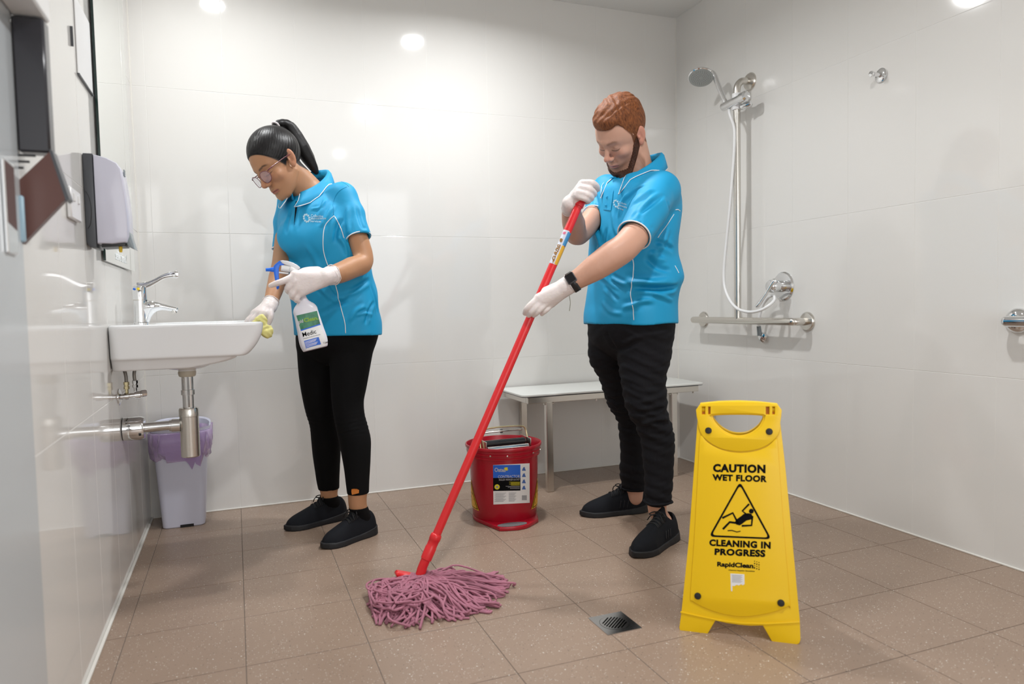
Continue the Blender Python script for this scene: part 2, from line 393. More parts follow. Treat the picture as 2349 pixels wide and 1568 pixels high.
def floor_mat(name, base, dk):
    m = D.materials.new(name); m.use_nodes = True; nt = m.node_tree; b = nt.nodes['Principled BSDF']; tc = nn(nt, 'ShaderNodeNewGeometry')
    n = nn(nt, 'ShaderNodeTexNoise', Scale=2.2, Detail=4.0); nt.links.new(tc.outputs['Position'], n.inputs['Vector'])
    f = nn(nt, 'ShaderNodeTexNoise', Scale=420.0, Detail=2.0); nt.links.new(tc.outputs['Position'], f.inputs['Vector'])
    mx = nn(nt, 'ShaderNodeMix', data_type='RGBA'); mx.inputs[6].default_value = (*dk, 1); mx.inputs[7].default_value = (*base, 1)
    ad = nn(nt, 'ShaderNodeMath', operation='MULTIPLY_ADD'); ad.inputs[1].default_value = 0.55; nt.links.new(f.outputs['Fac'], ad.inputs[0])
    ml = nn(nt, 'ShaderNodeMath', operation='MULTIPLY'); ml.inputs[1].default_value = 0.5; nt.links.new(n.outputs['Fac'], ml.inputs[0]); nt.links.new(ml.outputs[0], ad.inputs[2])
    nt.links.new(ad.outputs[0], mx.inputs[0]); last = mx.outputs[2]
    for sc, th, cl in ((210, 0.15, (0.60, 0.54, 0.47)), (75, 0.075, (0.75, 0.72, 0.68)), (140, 0.12, (0.12, 0.09, 0.075))):
        v = nn(nt, 'ShaderNodeTexVoronoi', Scale=float(sc)); nt.links.new(tc.outputs['Position'], v.inputs['Vector'])
        sp = nn(nt, 'ShaderNodeSeparateColor'); nt.links.new(v.outputs['Color'], sp.inputs[0])
        g = nn(nt, 'ShaderNodeMath', operation='GREATER_THAN'); g.inputs[1].default_value = 0.80; nt.links.new(sp.outputs[0], g.inputs[0])
        l = nn(nt, 'ShaderNodeMath', operation='LESS_THAN'); l.inputs[1].default_value = th * 1.7; nt.links.new(v.outputs['Distance'], l.inputs[0])
        mu = nn(nt, 'ShaderNodeMath', operation='MULTIPLY'); nt.links.new(g.outputs[0], mu.inputs[0]); nt.links.new(l.outputs[0], mu.inputs[1])
        x = nn(nt, 'ShaderNodeMix', data_type='RGBA'); x.inputs[7].default_value = (*cl, 1); nt.links.new(mu.outputs[0], x.inputs[0]); nt.links.new(last, x.inputs[6]); last = x.outputs[2]
    nt.links.new(last, b.inputs['Base Color']); b.inputs['Roughness'].default_value = 0.34; b.inputs['Specular IOR Level'].default_value = 0.45
    bp = nn(nt, 'ShaderNodeBump', Strength=0.12, Distance=0.001); nt.links.new(f.outputs['Fac'], bp.inputs['Height']); nt.links.new(bp.outputs[0], b.inputs['Normal'])
    return m
M = {}
M['tile'] = tile_mat(); M['grout'] = mat('wall_grout', (0.77, 0.76, 0.735), 0.6)
M['floor'] = floor_mat('floor_tile_stone', (0.40, 0.292, 0.218), (0.20, 0.138, 0.102)); M['fgrout'] = mat('floor_grout', (0.17, 0.135, 0.11), 0.85)
M['paint'] = mat('ceiling_paint', (0.78, 0.78, 0.76), 0.7, bump=(300, 0.05, 'noise')); M['seal'] = mat('white_silicone', (0.75, 0.73, 0.68), 0.45)
M['chrome'] = mat('chrome', (0.80, 0.81, 0.82), 0.06, 1.0); M['steel'] = mat('satin_steel', (0.68, 0.655, 0.61), 0.24, 1.0, bump=(180, 0.02, 'noise'))
M['ceramic'] = mat('white_ceramic', (0.80, 0.81, 0.82), 0.06, spec=0.6, coat=0.3); M['glass_edge'] = mat('mirror_edge_glass', (0.01, 0.03, 0.025), 0.15)
M['mirror'] = mat('silvered_mirror', (0.90, 0.93, 0.91), 0.01, 1.0); M['wplastic'] = mat('white_plastic', (0.80, 0.80, 0.80), 0.3)
M['lilac'] = mat('pale_lilac_plastic', (0.60, 0.60, 0.70), 0.22); M['dgrey'] = mat('dark_grey_plastic', (0.065, 0.07, 0.08), 0.35)
M['mgrey'] = mat('grey_plastic', (0.22, 0.26, 0.28), 0.25); M['yellow'] = mat('yellow_plastic', (0.86, 0.545, 0.003), 0.33, spec=0.45)
M['black'] = mat('black_plastic', (0.012, 0.012, 0.013), 0.35); M['ink'] = mat('black_ink', (0.004, 0.004, 0.005), 0.8, spec=.1)
M['red'] = mat('red_bucket_plastic', (0.36, 0.004, 0.016), 0.26); M['mopred'] = mat('red_mop_plastic', (0.70, 0.02, 0.025), 0.28)
M['cyan'] = mat('cyan_polo_knit', (0.0, 0.300, 0.565), 0.62, sheen=0.0, bump=(900, 0.12, 'noise')); M['white'] = mat('white_piping', (0.80, 0.80, 0.82), 0.6)
M['print'] = mat('pale_blue_shirt_print', (0.55, 0.78, 0.88), 0.6)
M['blue'] = mat('blue_plastic', (0.01, 0.15, 0.75), 0.3); M['paper'] = mat('white_label_paper', (0.78, 0.78, 0.78), 0.45)
M['lblue'] = mat('blue_label_print', (0.01, 0.12, 0.60), 0.4); M['lyel'] = mat('yellow_label_print', (0.72, 0.62, 0.02), 0.4); M['lgrey'] = mat('grey_print', (0.30, 0.30, 0.32), 0.5)
M['brass'] = mat('gilt_steel_wire', (0.75, 0.66, 0.40), 0.18, 1.0)
M['darkwell'] = mat('dark_hollow', (0.01, 0.01, 0.011), 0.8)
M['lamp'] = mat('lamp_diffuser', (1, 0.97, 0.93), 0.5, emit=18)

# ================================================================== the room
def struct(name, mb, m, smooth=False): return mb.build(name, m, None, smooth, 'structure')
TT = 0.008
floor = struct('floor', MB().box((W / 2, YF / 2, -0.06 - 0.0012), (W + .3, -YF + .3, 0.12)), M['fgrout'])
ceiling = struct('ceiling', MB().box((W / 2, YF / 2, H + 0.05), (W + .3, -YF + .3, 0.1)), M['paint'])
wb = struct('wall_back', MB().box((W / 2, 0.05 + 0.0008, H / 2), (W + .3, 0.1, H)), M['grout'])
wr = struct('wall_right', MB().box((W + 0.05 + 0.0008, YF / 2, H / 2), (0.1, -YF, H)), M['grout'])
wl = struct('wall_left', MB().box((-0.05 - 0.0008, YF / 2, H / 2), (0.1, -YF, H)), M['grout'])
wf = struct('wall_front', MB().box((W / 2, YF - 0.05, H / 2), (W + .3, 0.1, H)), mat('grey_wall_paint', (.38, .38, .38), .7))
def tile_mesh(w, h, key, c={}):                      # bevelled face in local x,z looking along -y
    k = (round(w, 4), round(h, 4), key)
    if k not in c:
        b = 0.0006; V = []
        for e, y in ((0, 0.0009), (0, b * .5), (b, 0.0)):
            V += [(x, y, z) for x, z in ((-w / 2 + e, -h / 2 + e), (w / 2 - e, -h / 2 + e), (w / 2 - e, h / 2 - e), (-w / 2 + e, h / 2 - e))]
        F = [(8, 9, 10, 11)]
        for r in (0, 4): F += [(r + i, r + (i + 1) % 4, r + 4 + (i + 1) % 4, r + 4 + i) for i in range(4)]
        me = mesh_np('tile', V, F); me.materials.append(M['floor'] if key == 'f' else M['tile']); c[k] = me
    return c[k]
GR = 0.0018
def tiles(parent, us, zs, place, rot, key='w', gap=GR):
    for i in range(len(us) - 1):
        for j in range(len(zs) - 1):
            w, h = us[i + 1] - us[i] - gap, zs[j + 1] - zs[j] - gap
            if w < .004 or h < .004: continue
            o = D.objects.new('tile', tile_mesh(w, h, key)); COL.objects.link(o); o.parent = parent
            p = place((us[i] + us[i + 1]) / 2, (zs[j] + zs[j + 1]) / 2); o.location = p; o.rotation_euler = rot
ZS = [0.0, 0.606, 1.206, 1.806, 2.40]
xs = [0.0] + [0.055 + .3 * k for k in range(9)] + [W]
tiles(wb, xs, ZS, lambda u, z: (u, 0, z), (0, 0, 0))
ysr = [0.0] + [0.267 + .3 * k for k in range(17)] + [-YF]
tiles(wr, ysr, ZS, lambda u, z: (W, -u, z), (0, 0, -math.pi / 2))
tiles(wl, ysr, ZS, lambda u, z: (0, -u, z), (0, 0, math.pi / 2))
yf = [0.0] + [0.3 * k for k in range(1, 18)] + [-YF]
tiles(floor, xs, yf, lambda u, y: (u, -y, 0), (-math.pi / 2, 0, 0), 'f', 0.0022)
for i, (c, s) in enumerate((((W / 2, -0.003, 0.003), (W, .006, .006)), ((W - 0.003, YF / 2, 0.003), (.006, -YF, .006)), ((0.004, YF / 2, 0.004), (.008, -YF, .008)))):
    struct('trim_%d' % (i + 1), MB().box(c, s, None, .0015), M['seal'])
struct('trim_4', MB().box((W - 0.002, -0.002, H / 2), (.004, .004, H)), M['seal']); struct('trim_5', MB().box((0.002, -0.002, H / 2), (.004, .004, H)), M['seal'])
WH = ['in front of the back wall, mirrored high in its tiles', 'above the wet floor sign', 'above the wash basin', 'nearest the far end, behind the camera']
for (lx, ly, lw), wh in zip(LAMPS, WH):
    t = thing('ceiling_light', 'round recessed white downlight ' + wh, 'light', (lx, ly, H), 'recessed downlights')
    MB().lathe([(0.046, -.001), (0.062, -.001), (0.062, -.006), (0.058, -.009), (0.048, -.005), (.046, -.001)], (lx, ly, H), n=32).build('rim', M['wplastic'], t, 'auto')
    MB().lathe([(0.0, -.004), (0.045, -.004), (0.045, -.002)], (lx, ly, H), n=32).build('diffuser', M['lamp'], t)
# open door leaf standing against the near left wall, seen soft at the edge of the frame
M['door'] = mat('pale_gloss_laminate', (0.52, 0.55, 0.57), 0.16)
dl = struct('door_1', MB().box((0.0012, -2.235, 1.07), (0.0036, 0.92, 2.12), None, .0008), M['door'])
MB().box((0.006, -1.86, 1.06), (0.006, 0.06, .16), None, .002).build('lock_plate', M['chrome'], dl)

# ================================================================== left wall fixtures
x0 = 0.0012
# paper towel dispenser, with mirrored dark room and brown floor painted as its colours
t = thing('towel_dispenser', 'dark glossy paper towel dispenser with floor brown painted on its slanted lower flap, blurred at the left edge', 'dispenser', (0, -1.755, 1.0))
M['dark_mirrored'] = mat('case_room_reflection', (0.035, 0.035, 0.042), 0.22); M['brown'] = mat('flap_floor_reflection', (0.11, 0.040, 0.030), 0.35)
MB().box((0.029, -1.755, 1.297), (0.052, 0.040, 0.246), None, .004).build('body', M['dark_mirrored'], t, 'auto')
MB().box((0.030, -1.87, 1.60), (0.056, 0.27, 0.355), None, .004).build('top_cover', M['wplastic'], t, 'auto')
b = MB()
for k in range(3): b.box((0.0165 - .0055 * k, -1.7754, 1.167 - .0115 * k), (0.029 - .009 * k, 0.0015, 0.0045))
b.build('vent_slots', M['black'], t, kind='stuff')
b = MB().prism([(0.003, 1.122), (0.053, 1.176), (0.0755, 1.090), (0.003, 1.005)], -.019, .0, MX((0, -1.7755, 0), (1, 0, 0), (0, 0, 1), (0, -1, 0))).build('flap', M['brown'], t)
MB().prism([(0.052, 1.181), (0.058, 1.178), (0.0810, 1.090), (0.0755, 1.085)], -.036, .0005, MX((0, -1.7755, 0), (1, 0, 0), (0, 0, 1), (0, -1, 0))).build('flap_edge', M['dgrey'], t)
MB().box((0.005, -1.782, 1.05), (0.010, 0.010, 0.085), None, .003).build('latch', mat('pale_blue_plastic', (0.38, 0.55, 0.66), .4), t, 'auto')
# power outlet
t = thing('power_outlet', 'small white power outlet low on the left wall beside the dark dispenser', 'outlet', (0, -1.32, 1.14))
MB().box((0.006, -1.31, 1.14), (0.011, 0.115, 0.075), None, .003).build('cover_plate', M['wplastic'], t, 'auto')
for y_ in (-1.285, -1.335): MB().box((0.013, y_, 1.155), (0.004, 0.012, 0.02), None, .001).build('switch', M['paper'], t)
# white notice
t = thing('wall_notice', 'white rectangular notice on the left wall beside the frameless mirror', 'notice', (0, -1.06, 1.6))
MB().box((0.002, -1.04, 1.61), (0.0024, 0.21, 0.205), None, .0004).build('board', M['paper'], t)
MB().box((0.003, -1.04, 1.5055), (0.006, 0.21, 0.0035)).build('lower_rim', M['dgrey'], t)
MB().box((0.003, -1.2065, 1.58), (0.006, 0.003, 0.05)).build('side_clip', M['dgrey'], t)
# mirror
t = thing('mirror', 'tall frameless mirror with dark glass edge above the basin', 'mirror', (0, -.6, 1.03))
MB().box((0.009, -.585, 1.62), (0.006, 0.66, 1.18), None, .0008).build('glass', M['mirror'], t)
MB().box((0.009, -.9165, 1.62), (0.0065, 0.0035, 1.18)).build('glass_edge', M['glass_edge'], t)
MB().box((0.003, -.585, 1.62), (0.006, 0.60, 1.12)).build('backing', M['dgrey'], t)
text('lettering', 'selfie time !', MX((0.0126, -.60, 1.062), (0, 1, 0), (0, 0, 1), (1, 0, 0)), mat('frosted_lettering', (.9, .92, .92), .9, spec=0), t, h=0.032, w=.26)
# soap dispenser
SY = -1.14
t = thing('soap_dispenser', 'lilac white soap dispenser with dark grey backplate on the mirror wall', 'dispenser', (0, -1.06, 1.05))
def prof_x(pts, name, m, yc, wd_, bev=.004):
    return plate(name, [pts], -wd_ / 2, wd_ / 2, MX((0, yc, 0), (1, 0, 0), (0, 0, 1), (0, -1, 0)), m, t, bev)
prof_x([(0.001, 1.063), (0.008, 1.052), (0.024, 1.05), (0.024, 1.300), (0.003, 1.300), (0.001, 1.296)], 'backplate', M['dgrey'], SY + .055, .112, .002)
cov = [(0.0245, 1.062), (0.0245, 1.299), (0.055, 1.292), (0.080, 1.279), (0.090, 1.262), (0.093, 1.235), (0.098, 1.19), (0.1015, 1.14), (0.1015, 1.085), (0.096, 1.066), (0.060, 1.061)]
prof_x(cov, 'cover', M['lilac'], SY + .055, .11, .007)
prof_x([(0.098, 1.110), (0.106, 1.075), (0.1125, 1.048), (0.098, 1.055), (0.0935, 1.062), (0.093, 1.085)], 'push_lever', M['mgrey'], SY + .055, .075, .003)
prof_x([(0.034, 1.052), (0.034, 1.061), (0.092, 1.064), (0.090, 1.056), (0.07, 1.055)], 'drip_base', M['black'], SY + .055, .085, .001)
MB().lathe([(0.0035, 0), (0.0045, .006), (0.0045, .016)], (0.077, SY + .03, 1.040), n=12).build('nozzle', mat('amber_nozzle', (0.75, .50, .02), .4), t, 'auto')
MB().box((0.0925, SY + .055, 1.26), (0.003, 0.02, 0.018), None, .001).build('key_window', M['mgrey'], t)
b = MB(); b.tube(spline([(0.001 + .003, SY - .0016, 1.20), (0.012, SY - .0016, 1.185), (0.0165, SY - .0016, 1.15), (0.013, SY - .0016, 1.115), (0.006, SY - .0016, 1.10)], 6), .0008, 6).build('moulded_line', M['black'], t)

# ================================================================== basin, tap, trap, valves
YB = -0.67; ZR = 0.836
t = thing('wash_basin', 'white ceramic wall hung wash basin with shallow rim on the left wall', 'basin', (0, YB, 0.7))
f = Field((-.01, -.94, .66), (.47, -.40, .86), .0036)
half = .225
def bas(X, Y, Z):
    zt = np.clip((ZR - Z) / .11, 0, 1); xm = 0.448 - 0.055 * zt ** 2.2; ym = half - .012 * zt
    q0 = np.abs(X - xm / 2) - (xm / 2 - .03); q1 = np.abs(Y - YB) - (ym - .03)
    d = np.sqrt(np.maximum(q0, 0) ** 2 + np.maximum(q1, 0) ** 2) + np.minimum(np.maximum(q0, q1), 0) - .03
    w = np.stack(np.broadcast_arrays(d + .008, np.abs(Z - (ZR + .727) / 2) - (ZR - .727) / 2 + .008))
    return np.sqrt((np.maximum(w, 0) ** 2).sum(0)) + np.minimum(w.max(0), 0) - .008
f.op(bas, (0, YB - half, .72), (.46, YB + half, ZR), .004)
def low(X, Y, Z):                                   # recessed lower bowl
    zt = np.clip((.727 - Z) / .034, 0, 1); xm = 0.365 - 0.13 * zt ** 2; ym = half - .02 - .02 * zt
    q0 = np.abs(X - xm / 2) - (xm / 2 - .03); q1 = np.abs(Y - YB) - (ym - .03)
    d = np.sqrt(np.maximum(q0, 0) ** 2 + np.maximum(q1, 0) ** 2) + np.minimum(np.maximum(q0, q1), 0) - .03
    return np.maximum(d, np.maximum(Z - .74, .693 - Z))
f.op(low, (0, YB - half, .69), (.40, YB + half, .74), .004)
f.ell((0.20, YB, .70), (.085, .07, .026), k=.01); f.cap((.203, YB, .70), (.203, YB, .672), .028, .026, .008)
f.rbox((0.265, YB, ZR + .02), (.155, .185, .115), .07, k=.012, mode='s')
f.cut((0.0025, 0, 0), (-1, 0, 0))
bs = f.build('bowl', M['ceramic'], t)
# tap
TX, TY = 0.072, -0.685; t = thing('basin_tap', 'chrome single lever mixer tap at the wall side of the white basin', 'tap', (TX, TY, ZR))
MB().lathe([(0.024, 0), (0.024, .004), (0.0205, .007), (0.0195, .075), (.0195, .078), (.0215, .080), (.0215, .118), (.019, .125), (.010, .129), (0, .13)], (TX, TY, ZR - .001), n=40).build('body', M['chrome'], t, 'auto')
MB().lathe([(0.0222, .0775), (.0222, .0805)], (TX, TY, ZR), n=40).build('joint_ring', M['steel'], t, 'auto')
f = Field((TX - .01, TY - .03, ZR - .01), (TX + .14, TY + .03, ZR + .10), .0018)
f.chain([(TX + .004, TY, ZR + .058), (TX + .04, TY, ZR + .061), (TX + .105, TY, ZR + .046)], [.0145, .0125, .009], .006, fl=None)
f.cap((TX + .012, TY, ZR + .01), (TX + .03, TY, ZR + .052), .013, .014, .03)
f.build('spout', M['chrome'], t, 2)
MB().lathe([(0.0075, 0), (.0085, .006), (.0085, .012)], (TX + .103, TY, ZR + .032), (-.35, 0, 1), n=20).build('aerator', M['steel'], t, 'auto')
lv_ = [(0.0 - .006, .122), (.02, .127), (.045, .139), (.07, .154), (.092, .161), (.118, .163)]
b = MB(); P_ = spline([(TX + x, TY, ZR + z) for x, z in lv_], 5); n_ = len(P_)
b.tube(P_, [0.0150 * (1 - .50 * math.sin(math.pi * min(i / (n_ - 1) * .9, 1))) * (1 if i < n_ - 1 else .7) for i in range(n_)], 16, flat=0.22, up=(0, 1, 0)).build('lever', M['chrome'], t, 'auto')
MB().cyl((TX + .106, TY - .002, ZR + .160), (TX + .106, TY - .002, ZR + .154), .008, .005, 16).build('lever_tip', M['steel'], t, 'auto')
MB().lathe([(0.0, 0), (.004, .0005), (.0035, .003), (0, .004)], (TX - .0135, TY - .017, ZR + .115), (-.6, -.8, .1), n=14).build('cold_mark', M['blue'], t, 'auto')
MB().lathe([(0.0, 0), (.0048, .0005), (.004, .003), (0, .004)], (TX - .0015, TY - .0212, ZR + .115), (0, -1, .1), n=14).build('hot_mark', mat('yellow_mark', (.85, .62, .02), .3), t, 'auto')
# bottle trap
BX, BY = 0.203, YB; t = thing('bottle_trap', 'polished steel bottle trap with pipe into the wall under the basin', 'drain trap', (0, BY, .36))
MB().lathe([(.027, .672), (.029, .666), (.027, .655), (.024, .652)], (BX, BY, 0), n=32).build('waste_flange', mat('cream_plastic_collar', (.55, .50, .40), .4), t, 'auto')
MB().lathe([(.0195, .652), (.0195, .608), (.0225, .607), (.0225, .590), (.0185, .589), (.0185, .545)], (BX, BY, 0), n=32).build('upper_tube', M['chrome'], t, 'auto')
MB().lathe([(0, .376), (.028, .376), (.0305, .379), (.0305, .515), (.0318, .516), (.0318, .540), (.029, .545), (.018, .547)], (BX, BY, 0), n=40).build('cup', M['steel'], t, 'auto')
MB().lathe([(.0195, 0), (.0195, .006), (.0225, .007), (.0225, .033), (.017, .035)], (BX - .062, BY, .488), (1, 0, -.03), n=28).build('side_nut', M['chrome'], t, 'auto')
MB().cyl((0.05, BY, .487), (BX - .04, BY, .489), .0165, n=28).build('outlet_pipe', M['chrome'], t, 'auto')
MB().lathe([(.0395, 0), (.0395, .002), (.040, .052), (.036, .062), (.017, .063)], (0.003, BY, .487), (1, 0, 0), n=40).build('wall_cover', M['chrome'], t, 'auto')
MB().lathe([(.0375, 0), (.0375, .0035)], (0.0, BY, .487), (1, 0, 0), n=36).build('wall_seal', M['black'], t, 'auto')
MB().cyl((.055, BY - .036, .472), (.055, BY - .041, .470), .004, n=10).build('grub_screw', M['black'], t, 'auto')
# angle valves
VY = -0.715; t = thing('angle_valve', 'small chrome double stop valve with two flexible hoses under the basin', 'valve', (0, VY, .6))
MB().lathe([(.0, .0), (.027, .0), (.027, .002), (.016, .007), (.010, .007)], (0, VY, .600), (1, 0, 0), n=28).build('escutcheon', M['chrome'], t, 'auto')
MB().lathe([(.009, 0), (.009, .010), (.0115, .011), (.0115, .024), (.0085, .025), (.0085, .040), (.0125, .041), (.0125, .058), (.008, .059), (.008, .063)], (.006, VY, .600), (1, 0, 0.06), n=20).build('valve_body', M['chrome'], t, 'auto')
MB().lathe([(.0, .0), (.0095, .0), (.011, .003), (.011, .015), (.009, .018), (0, .018)], (.063, VY + .008, .606), (1, .3, 0.06), n=8).build('handwheel', M['chrome'], t, 'auto')
for i, (vx, vy, zz) in enumerate(((.024, VY - .004, .612), (.047, VY + .012, .614))):
    MB().lathe([(.005, 0), (.005, .012), (.0085, .013), (.0085, .022), (.0065, .0225), (.0065, .026), (.0085, .0265), (.0085, .036), (.006, .037)], (vx, vy, zz), n=6).build('hose_nut', M['brass'] if i == 0 else M['chrome'], t)
    b = MB(); b.tube(spline([(vx, vy, zz + .035), (vx - .001, vy, zz + .06), (vx + .006 * (1 if i else -1.4), vy + .01, zz + .09), (vx + .02 * (1 if i else -.6), vy + .03, zz + .125)], 8), .0052, 10).build('flexible_hose', mat('braided_hose%d' % i, (.30, .29, .27), .4, .8, bump=(500, .6, 'noise')), t, True)

# ================================================================== waste bin and liner
t = thing('waste_bin', 'white plastic waste bin on the floor in the corner under the basin', 'bin', (.135, -.115, 0))
M['bin'] = mat('lilac_white_plastic', (0.60, 0.61, 0.72), 0.35)
def ring(z, w, d, r, off=0.0, n=6): return [(x + BCX, y + BCY, z) for x, y in rrect(-w / 2 - off, -d / 2 - off, w / 2 + off, d / 2 + off, r + off, n)]
BCX, BCY = .137, -.125
def skin_rings(b, rs, cap0=True, cap1=False):
    V = [p for r in rs for p in r]; n = len(rs[0]); F = [(i * n + k, i * n + (k + 1) % n, (i + 1) * n + (k + 1) % n, (i + 1) * n + k) for i in range(len(rs) - 1) for k in range(n)]
    if cap0: F.append(tuple(range(n))[::-1])
    if cap1: F.append(tuple(range((len(rs) - 1) * n, len(rs) * n)))
    return b.add(V, F)
def arc(r_, dz): return [(x, y, z + dz * max(0, (y - BCY) / .1)) for x, y, z in r_]
b = MB(); skin_rings(b, [ring(0.0, .15, .13, .02), ring(.004, .158, .138, .022), ring(.30, .195, .170, .03), ring(.375, .205, .18, .05), arc(ring(.397, .225, .195, .07), .02), arc(ring(.405, .228, .198, .07), .022), arc(ring(.402, .215, .185, .065), .02), arc(ring(.37, .198, .168, .05), .01), ring(.02, .148, .128, .02)], True, True)
b.build('body', M['bin'], t, 'auto')
MB().box((BCX + .012, BCY - .0665, .006), (.05, .01, .011)).build('foot_slot', M['darkwell'], t)
M['liner'] = mat('lilac_bin_liner', (0.52, 0.36, 0.66), 0.28, trans=0.35, alpha=0.8, bump=(60, .5, 'noise'))
b = MB(); rs = []
for k, (z, w, d) in enumerate(((.30, .185, .16), (.365, .19, .165), (.393, .212, .19), (.388, .234, .206), (.35, .236, .208), (.318, .232, .208), (.292, .222, .196), (.282, .206, .182))):
    r_ = ring(z, w, d, .06, 0, 12); n = len(r_)
    if k >= 3: r_ = [(x + .004 * math.sin(i * 2.1 + k) + .003 * math.sin(i * .9 + 2 * k), y + .004 * math.cos(i * 1.7 + k), z_ + .009 * math.sin(i * 1.3) * (k > 5) - .03 * (k > 6) * max(0, 1 - abs(i - 0.80 * n) / 4)) for i, (x, y, z_) in enumerate(r_)]
    rs.append(arc(r_, .02))
skin_rings(b, rs, False); lin = b.build('liner', M['liner'], t, True)
b = MB(); b.add([(.145, BCY - .098, .29), (.20, BCY - .092, .292), (.178, BCY - .084, .235), (.165, BCY - .088, .262)], [(0, 3, 2, 1)]).build('liner_corner', M['liner'], t)

# ================================================================== bench
t = thing('shower_bench', 'fold-down shower bench with white top and satin steel legs against the back wall', 'bench', (2.05, -.19, 0))
bt = [p for p in rrect(1.563, -.362, 2.553, -.022, .022, 5)]
plate('seat_panel', [bt], 0, .009, MX((0, 0, .452), (1, 0, 0), (0, 1, 0), (0, 0, 1)), mat('white_laminate', (.72, .73, .70), .25), t, .0012)
plate('seat_edge', [rrect(1.565, -.360, 2.551, -.024, .021, 5)], 0, .0035, MX((0, 0, .4490), (1, 0, 0), (0, 1, 0), (0, 0, 1)), M['dgrey'], t)
for nm, c, s in (('front_rail', (2.058, -.338, .433), (.93, .028, .03)), ('rear_rail', (2.058, -.05, .433), (.93, .028, .03))): MB().box(c, s, None, .002).build(nm, M['steel'], t)
for x in (1.607, 2.509): MB().box((x, -.194, .433), (.028, .262, .03), None, .002).build('side_rail', M['steel'], t)
for x, y in ((1.700, -.338), (2.380, -.338), (1.700, -.028), (2.380, -.028)):
    lg = MB().box((x, y, .209), (.032, .028, .418), None, .002).build('leg', M['steel'], t)
    for sg in (-1, 1): MB().cyl((x + sg * .014, y - .004, .412), (x + sg * .025, y - .004, .412), .005, n=8).build('bolt', M['steel'], lg)
for x in (1.95, 2.50): MB().cyl((x, -.338, .419), (x, -.338, .409), .005, n=8).build('rail_screw', M['steel'], t)

# ================================================================== shower set on the right wall
t = thing('shower_grab_rail', 'stainless steel inverted T shower grab rail on the right wall', 'grab rail', (W, -.5, .77))
RX = W - .075; RY = -.594; RZ = .775; rr = .0165
b = MB(); b.tube(spline([(W - .006, -.956, RZ), (W - .04, -.956, RZ), (RX + .008, -.950, RZ), (RX, -.922, RZ), (RX, -.75, RZ), (RX, -.45, RZ), (RX, -.270, RZ), (RX + .008, -.242, RZ), (W - .04, -.235, RZ), (W - .006, -.235, RZ)], 7), rr, 20).build('lower_bar', M['steel'], t, True)
b = MB(); b.tube([(RX, RY, RZ), (RX, RY, 1.2), (RX, RY, 1.79)] , rr * .95, 20, cap=False); b.build('upright_bar', M['steel'], t, True)
b = MB(); b.tube(spline([(RX, RY, 1.78), (RX, RY, 1.835), (RX + .006, RY, 1.865), (RX + .024, RY - .002, 1.884), (W - .03, RY - .004, 1.888), (W - .005, RY - .004, 1.888)], 8), rr * .97, 20).build('top_bend', M['steel'], t, True)
for y, z in ((-.956, RZ), (-.235, RZ), (RY - .004, 1.888)):
    MB().lathe([(0.041, 0), (.041, .004), (.036, .011), (.018, .014)], (W, y, z), (-1, 0, 0), n=36).build('wall_flange', M['steel'], t, 'auto')
# slider with handset
t = thing('hand_shower', 'chrome hand shower with round grey spray face on a slider bracket', 'shower', (RX, RY, 1.76))
q = unit((-.04, -1, .03)); sl0 = np.array((RX - .016, RY + .030, 1.787))
MB().lathe([(0.0, -.052), (.017, -.052), (.020, -.048), (.020, .085), (.0235, .088), (.0235, .120), (.016, .128), (0, .129)], sl0, q, n=32).build('slider', M['chrome'], t, 'auto')
MB().lathe([(.0205, -.032), (.0215, -.03), (.0215, .04), (.0205, .042)], (RX, RY, 1.785), n=28).build('clamp', M['wplastic'], t, 'auto')
MB().lathe([(.014, 0), (.016, .02), (.012, .05), (.003, .055)], (RX + .005, RY - .030, 1.758), (.25, -.9, .15), n=20).build('clamp_lever', M['chrome'], t, 'auto')
hb = at(1668, 243, 0, RX - .015); ht = at(1637, 199, 0, RX - .055); dv = ht - hb
hn = unit((-.32, -.36, -.88)); hcn = at(1608, 178, 0, RX - .085) - hn * .008
e_ = ht - hcn; e_ = unit(e_ - hn * (e_ @ hn)); h1_ = hcn + e_ * .058 - hn * .010; hp_ = spline([hb - dv * .15, hb, hb * .5 + h1_ * .5, h1_, hcn + e_ * .035 - hn * .014, hcn + e_ * .01 - hn * .016], 5); MB().tube(hp_, [.0095 + .0045 * min(1, i / (len(hp_) * .7)) for i in range(len(hp_))], 20).build('handle', M['chrome'], t, True)
MB().lathe([(0.0, -.022), (.03, -.019), (.052, -.008), (.0605, .002), (.0605, .007), (.057, .010)], hcn, hn, n=48).build('head_shell', M['chrome'], t, 'auto')
fp = MB().lathe([(0.0, .0105), (.057, .0102)], hcn, hn, n=48).build('spray_face', mat('grey_spray_face', (.36, .38, .37), .4), t, 'auto')
Rh = frame(hn, (0, 1, 0)); b = MB()
for ring_i, (rr_, n_) in enumerate(((.012, 8), (.02, 14), (.028, 18), (.036, 24), (.044, 30))):
    for k in range(n_):
        a = 2 * math.pi * k / n_; c = hcn + Rh @ np.array([rr_ * math.cos(a), rr_ * math.sin(a), .010]); b.lathe([(.0011, 0), (.0008, .002)], c, hn, n=5)
b.build('nozzles', M['dgrey'], fp, kind='stuff')
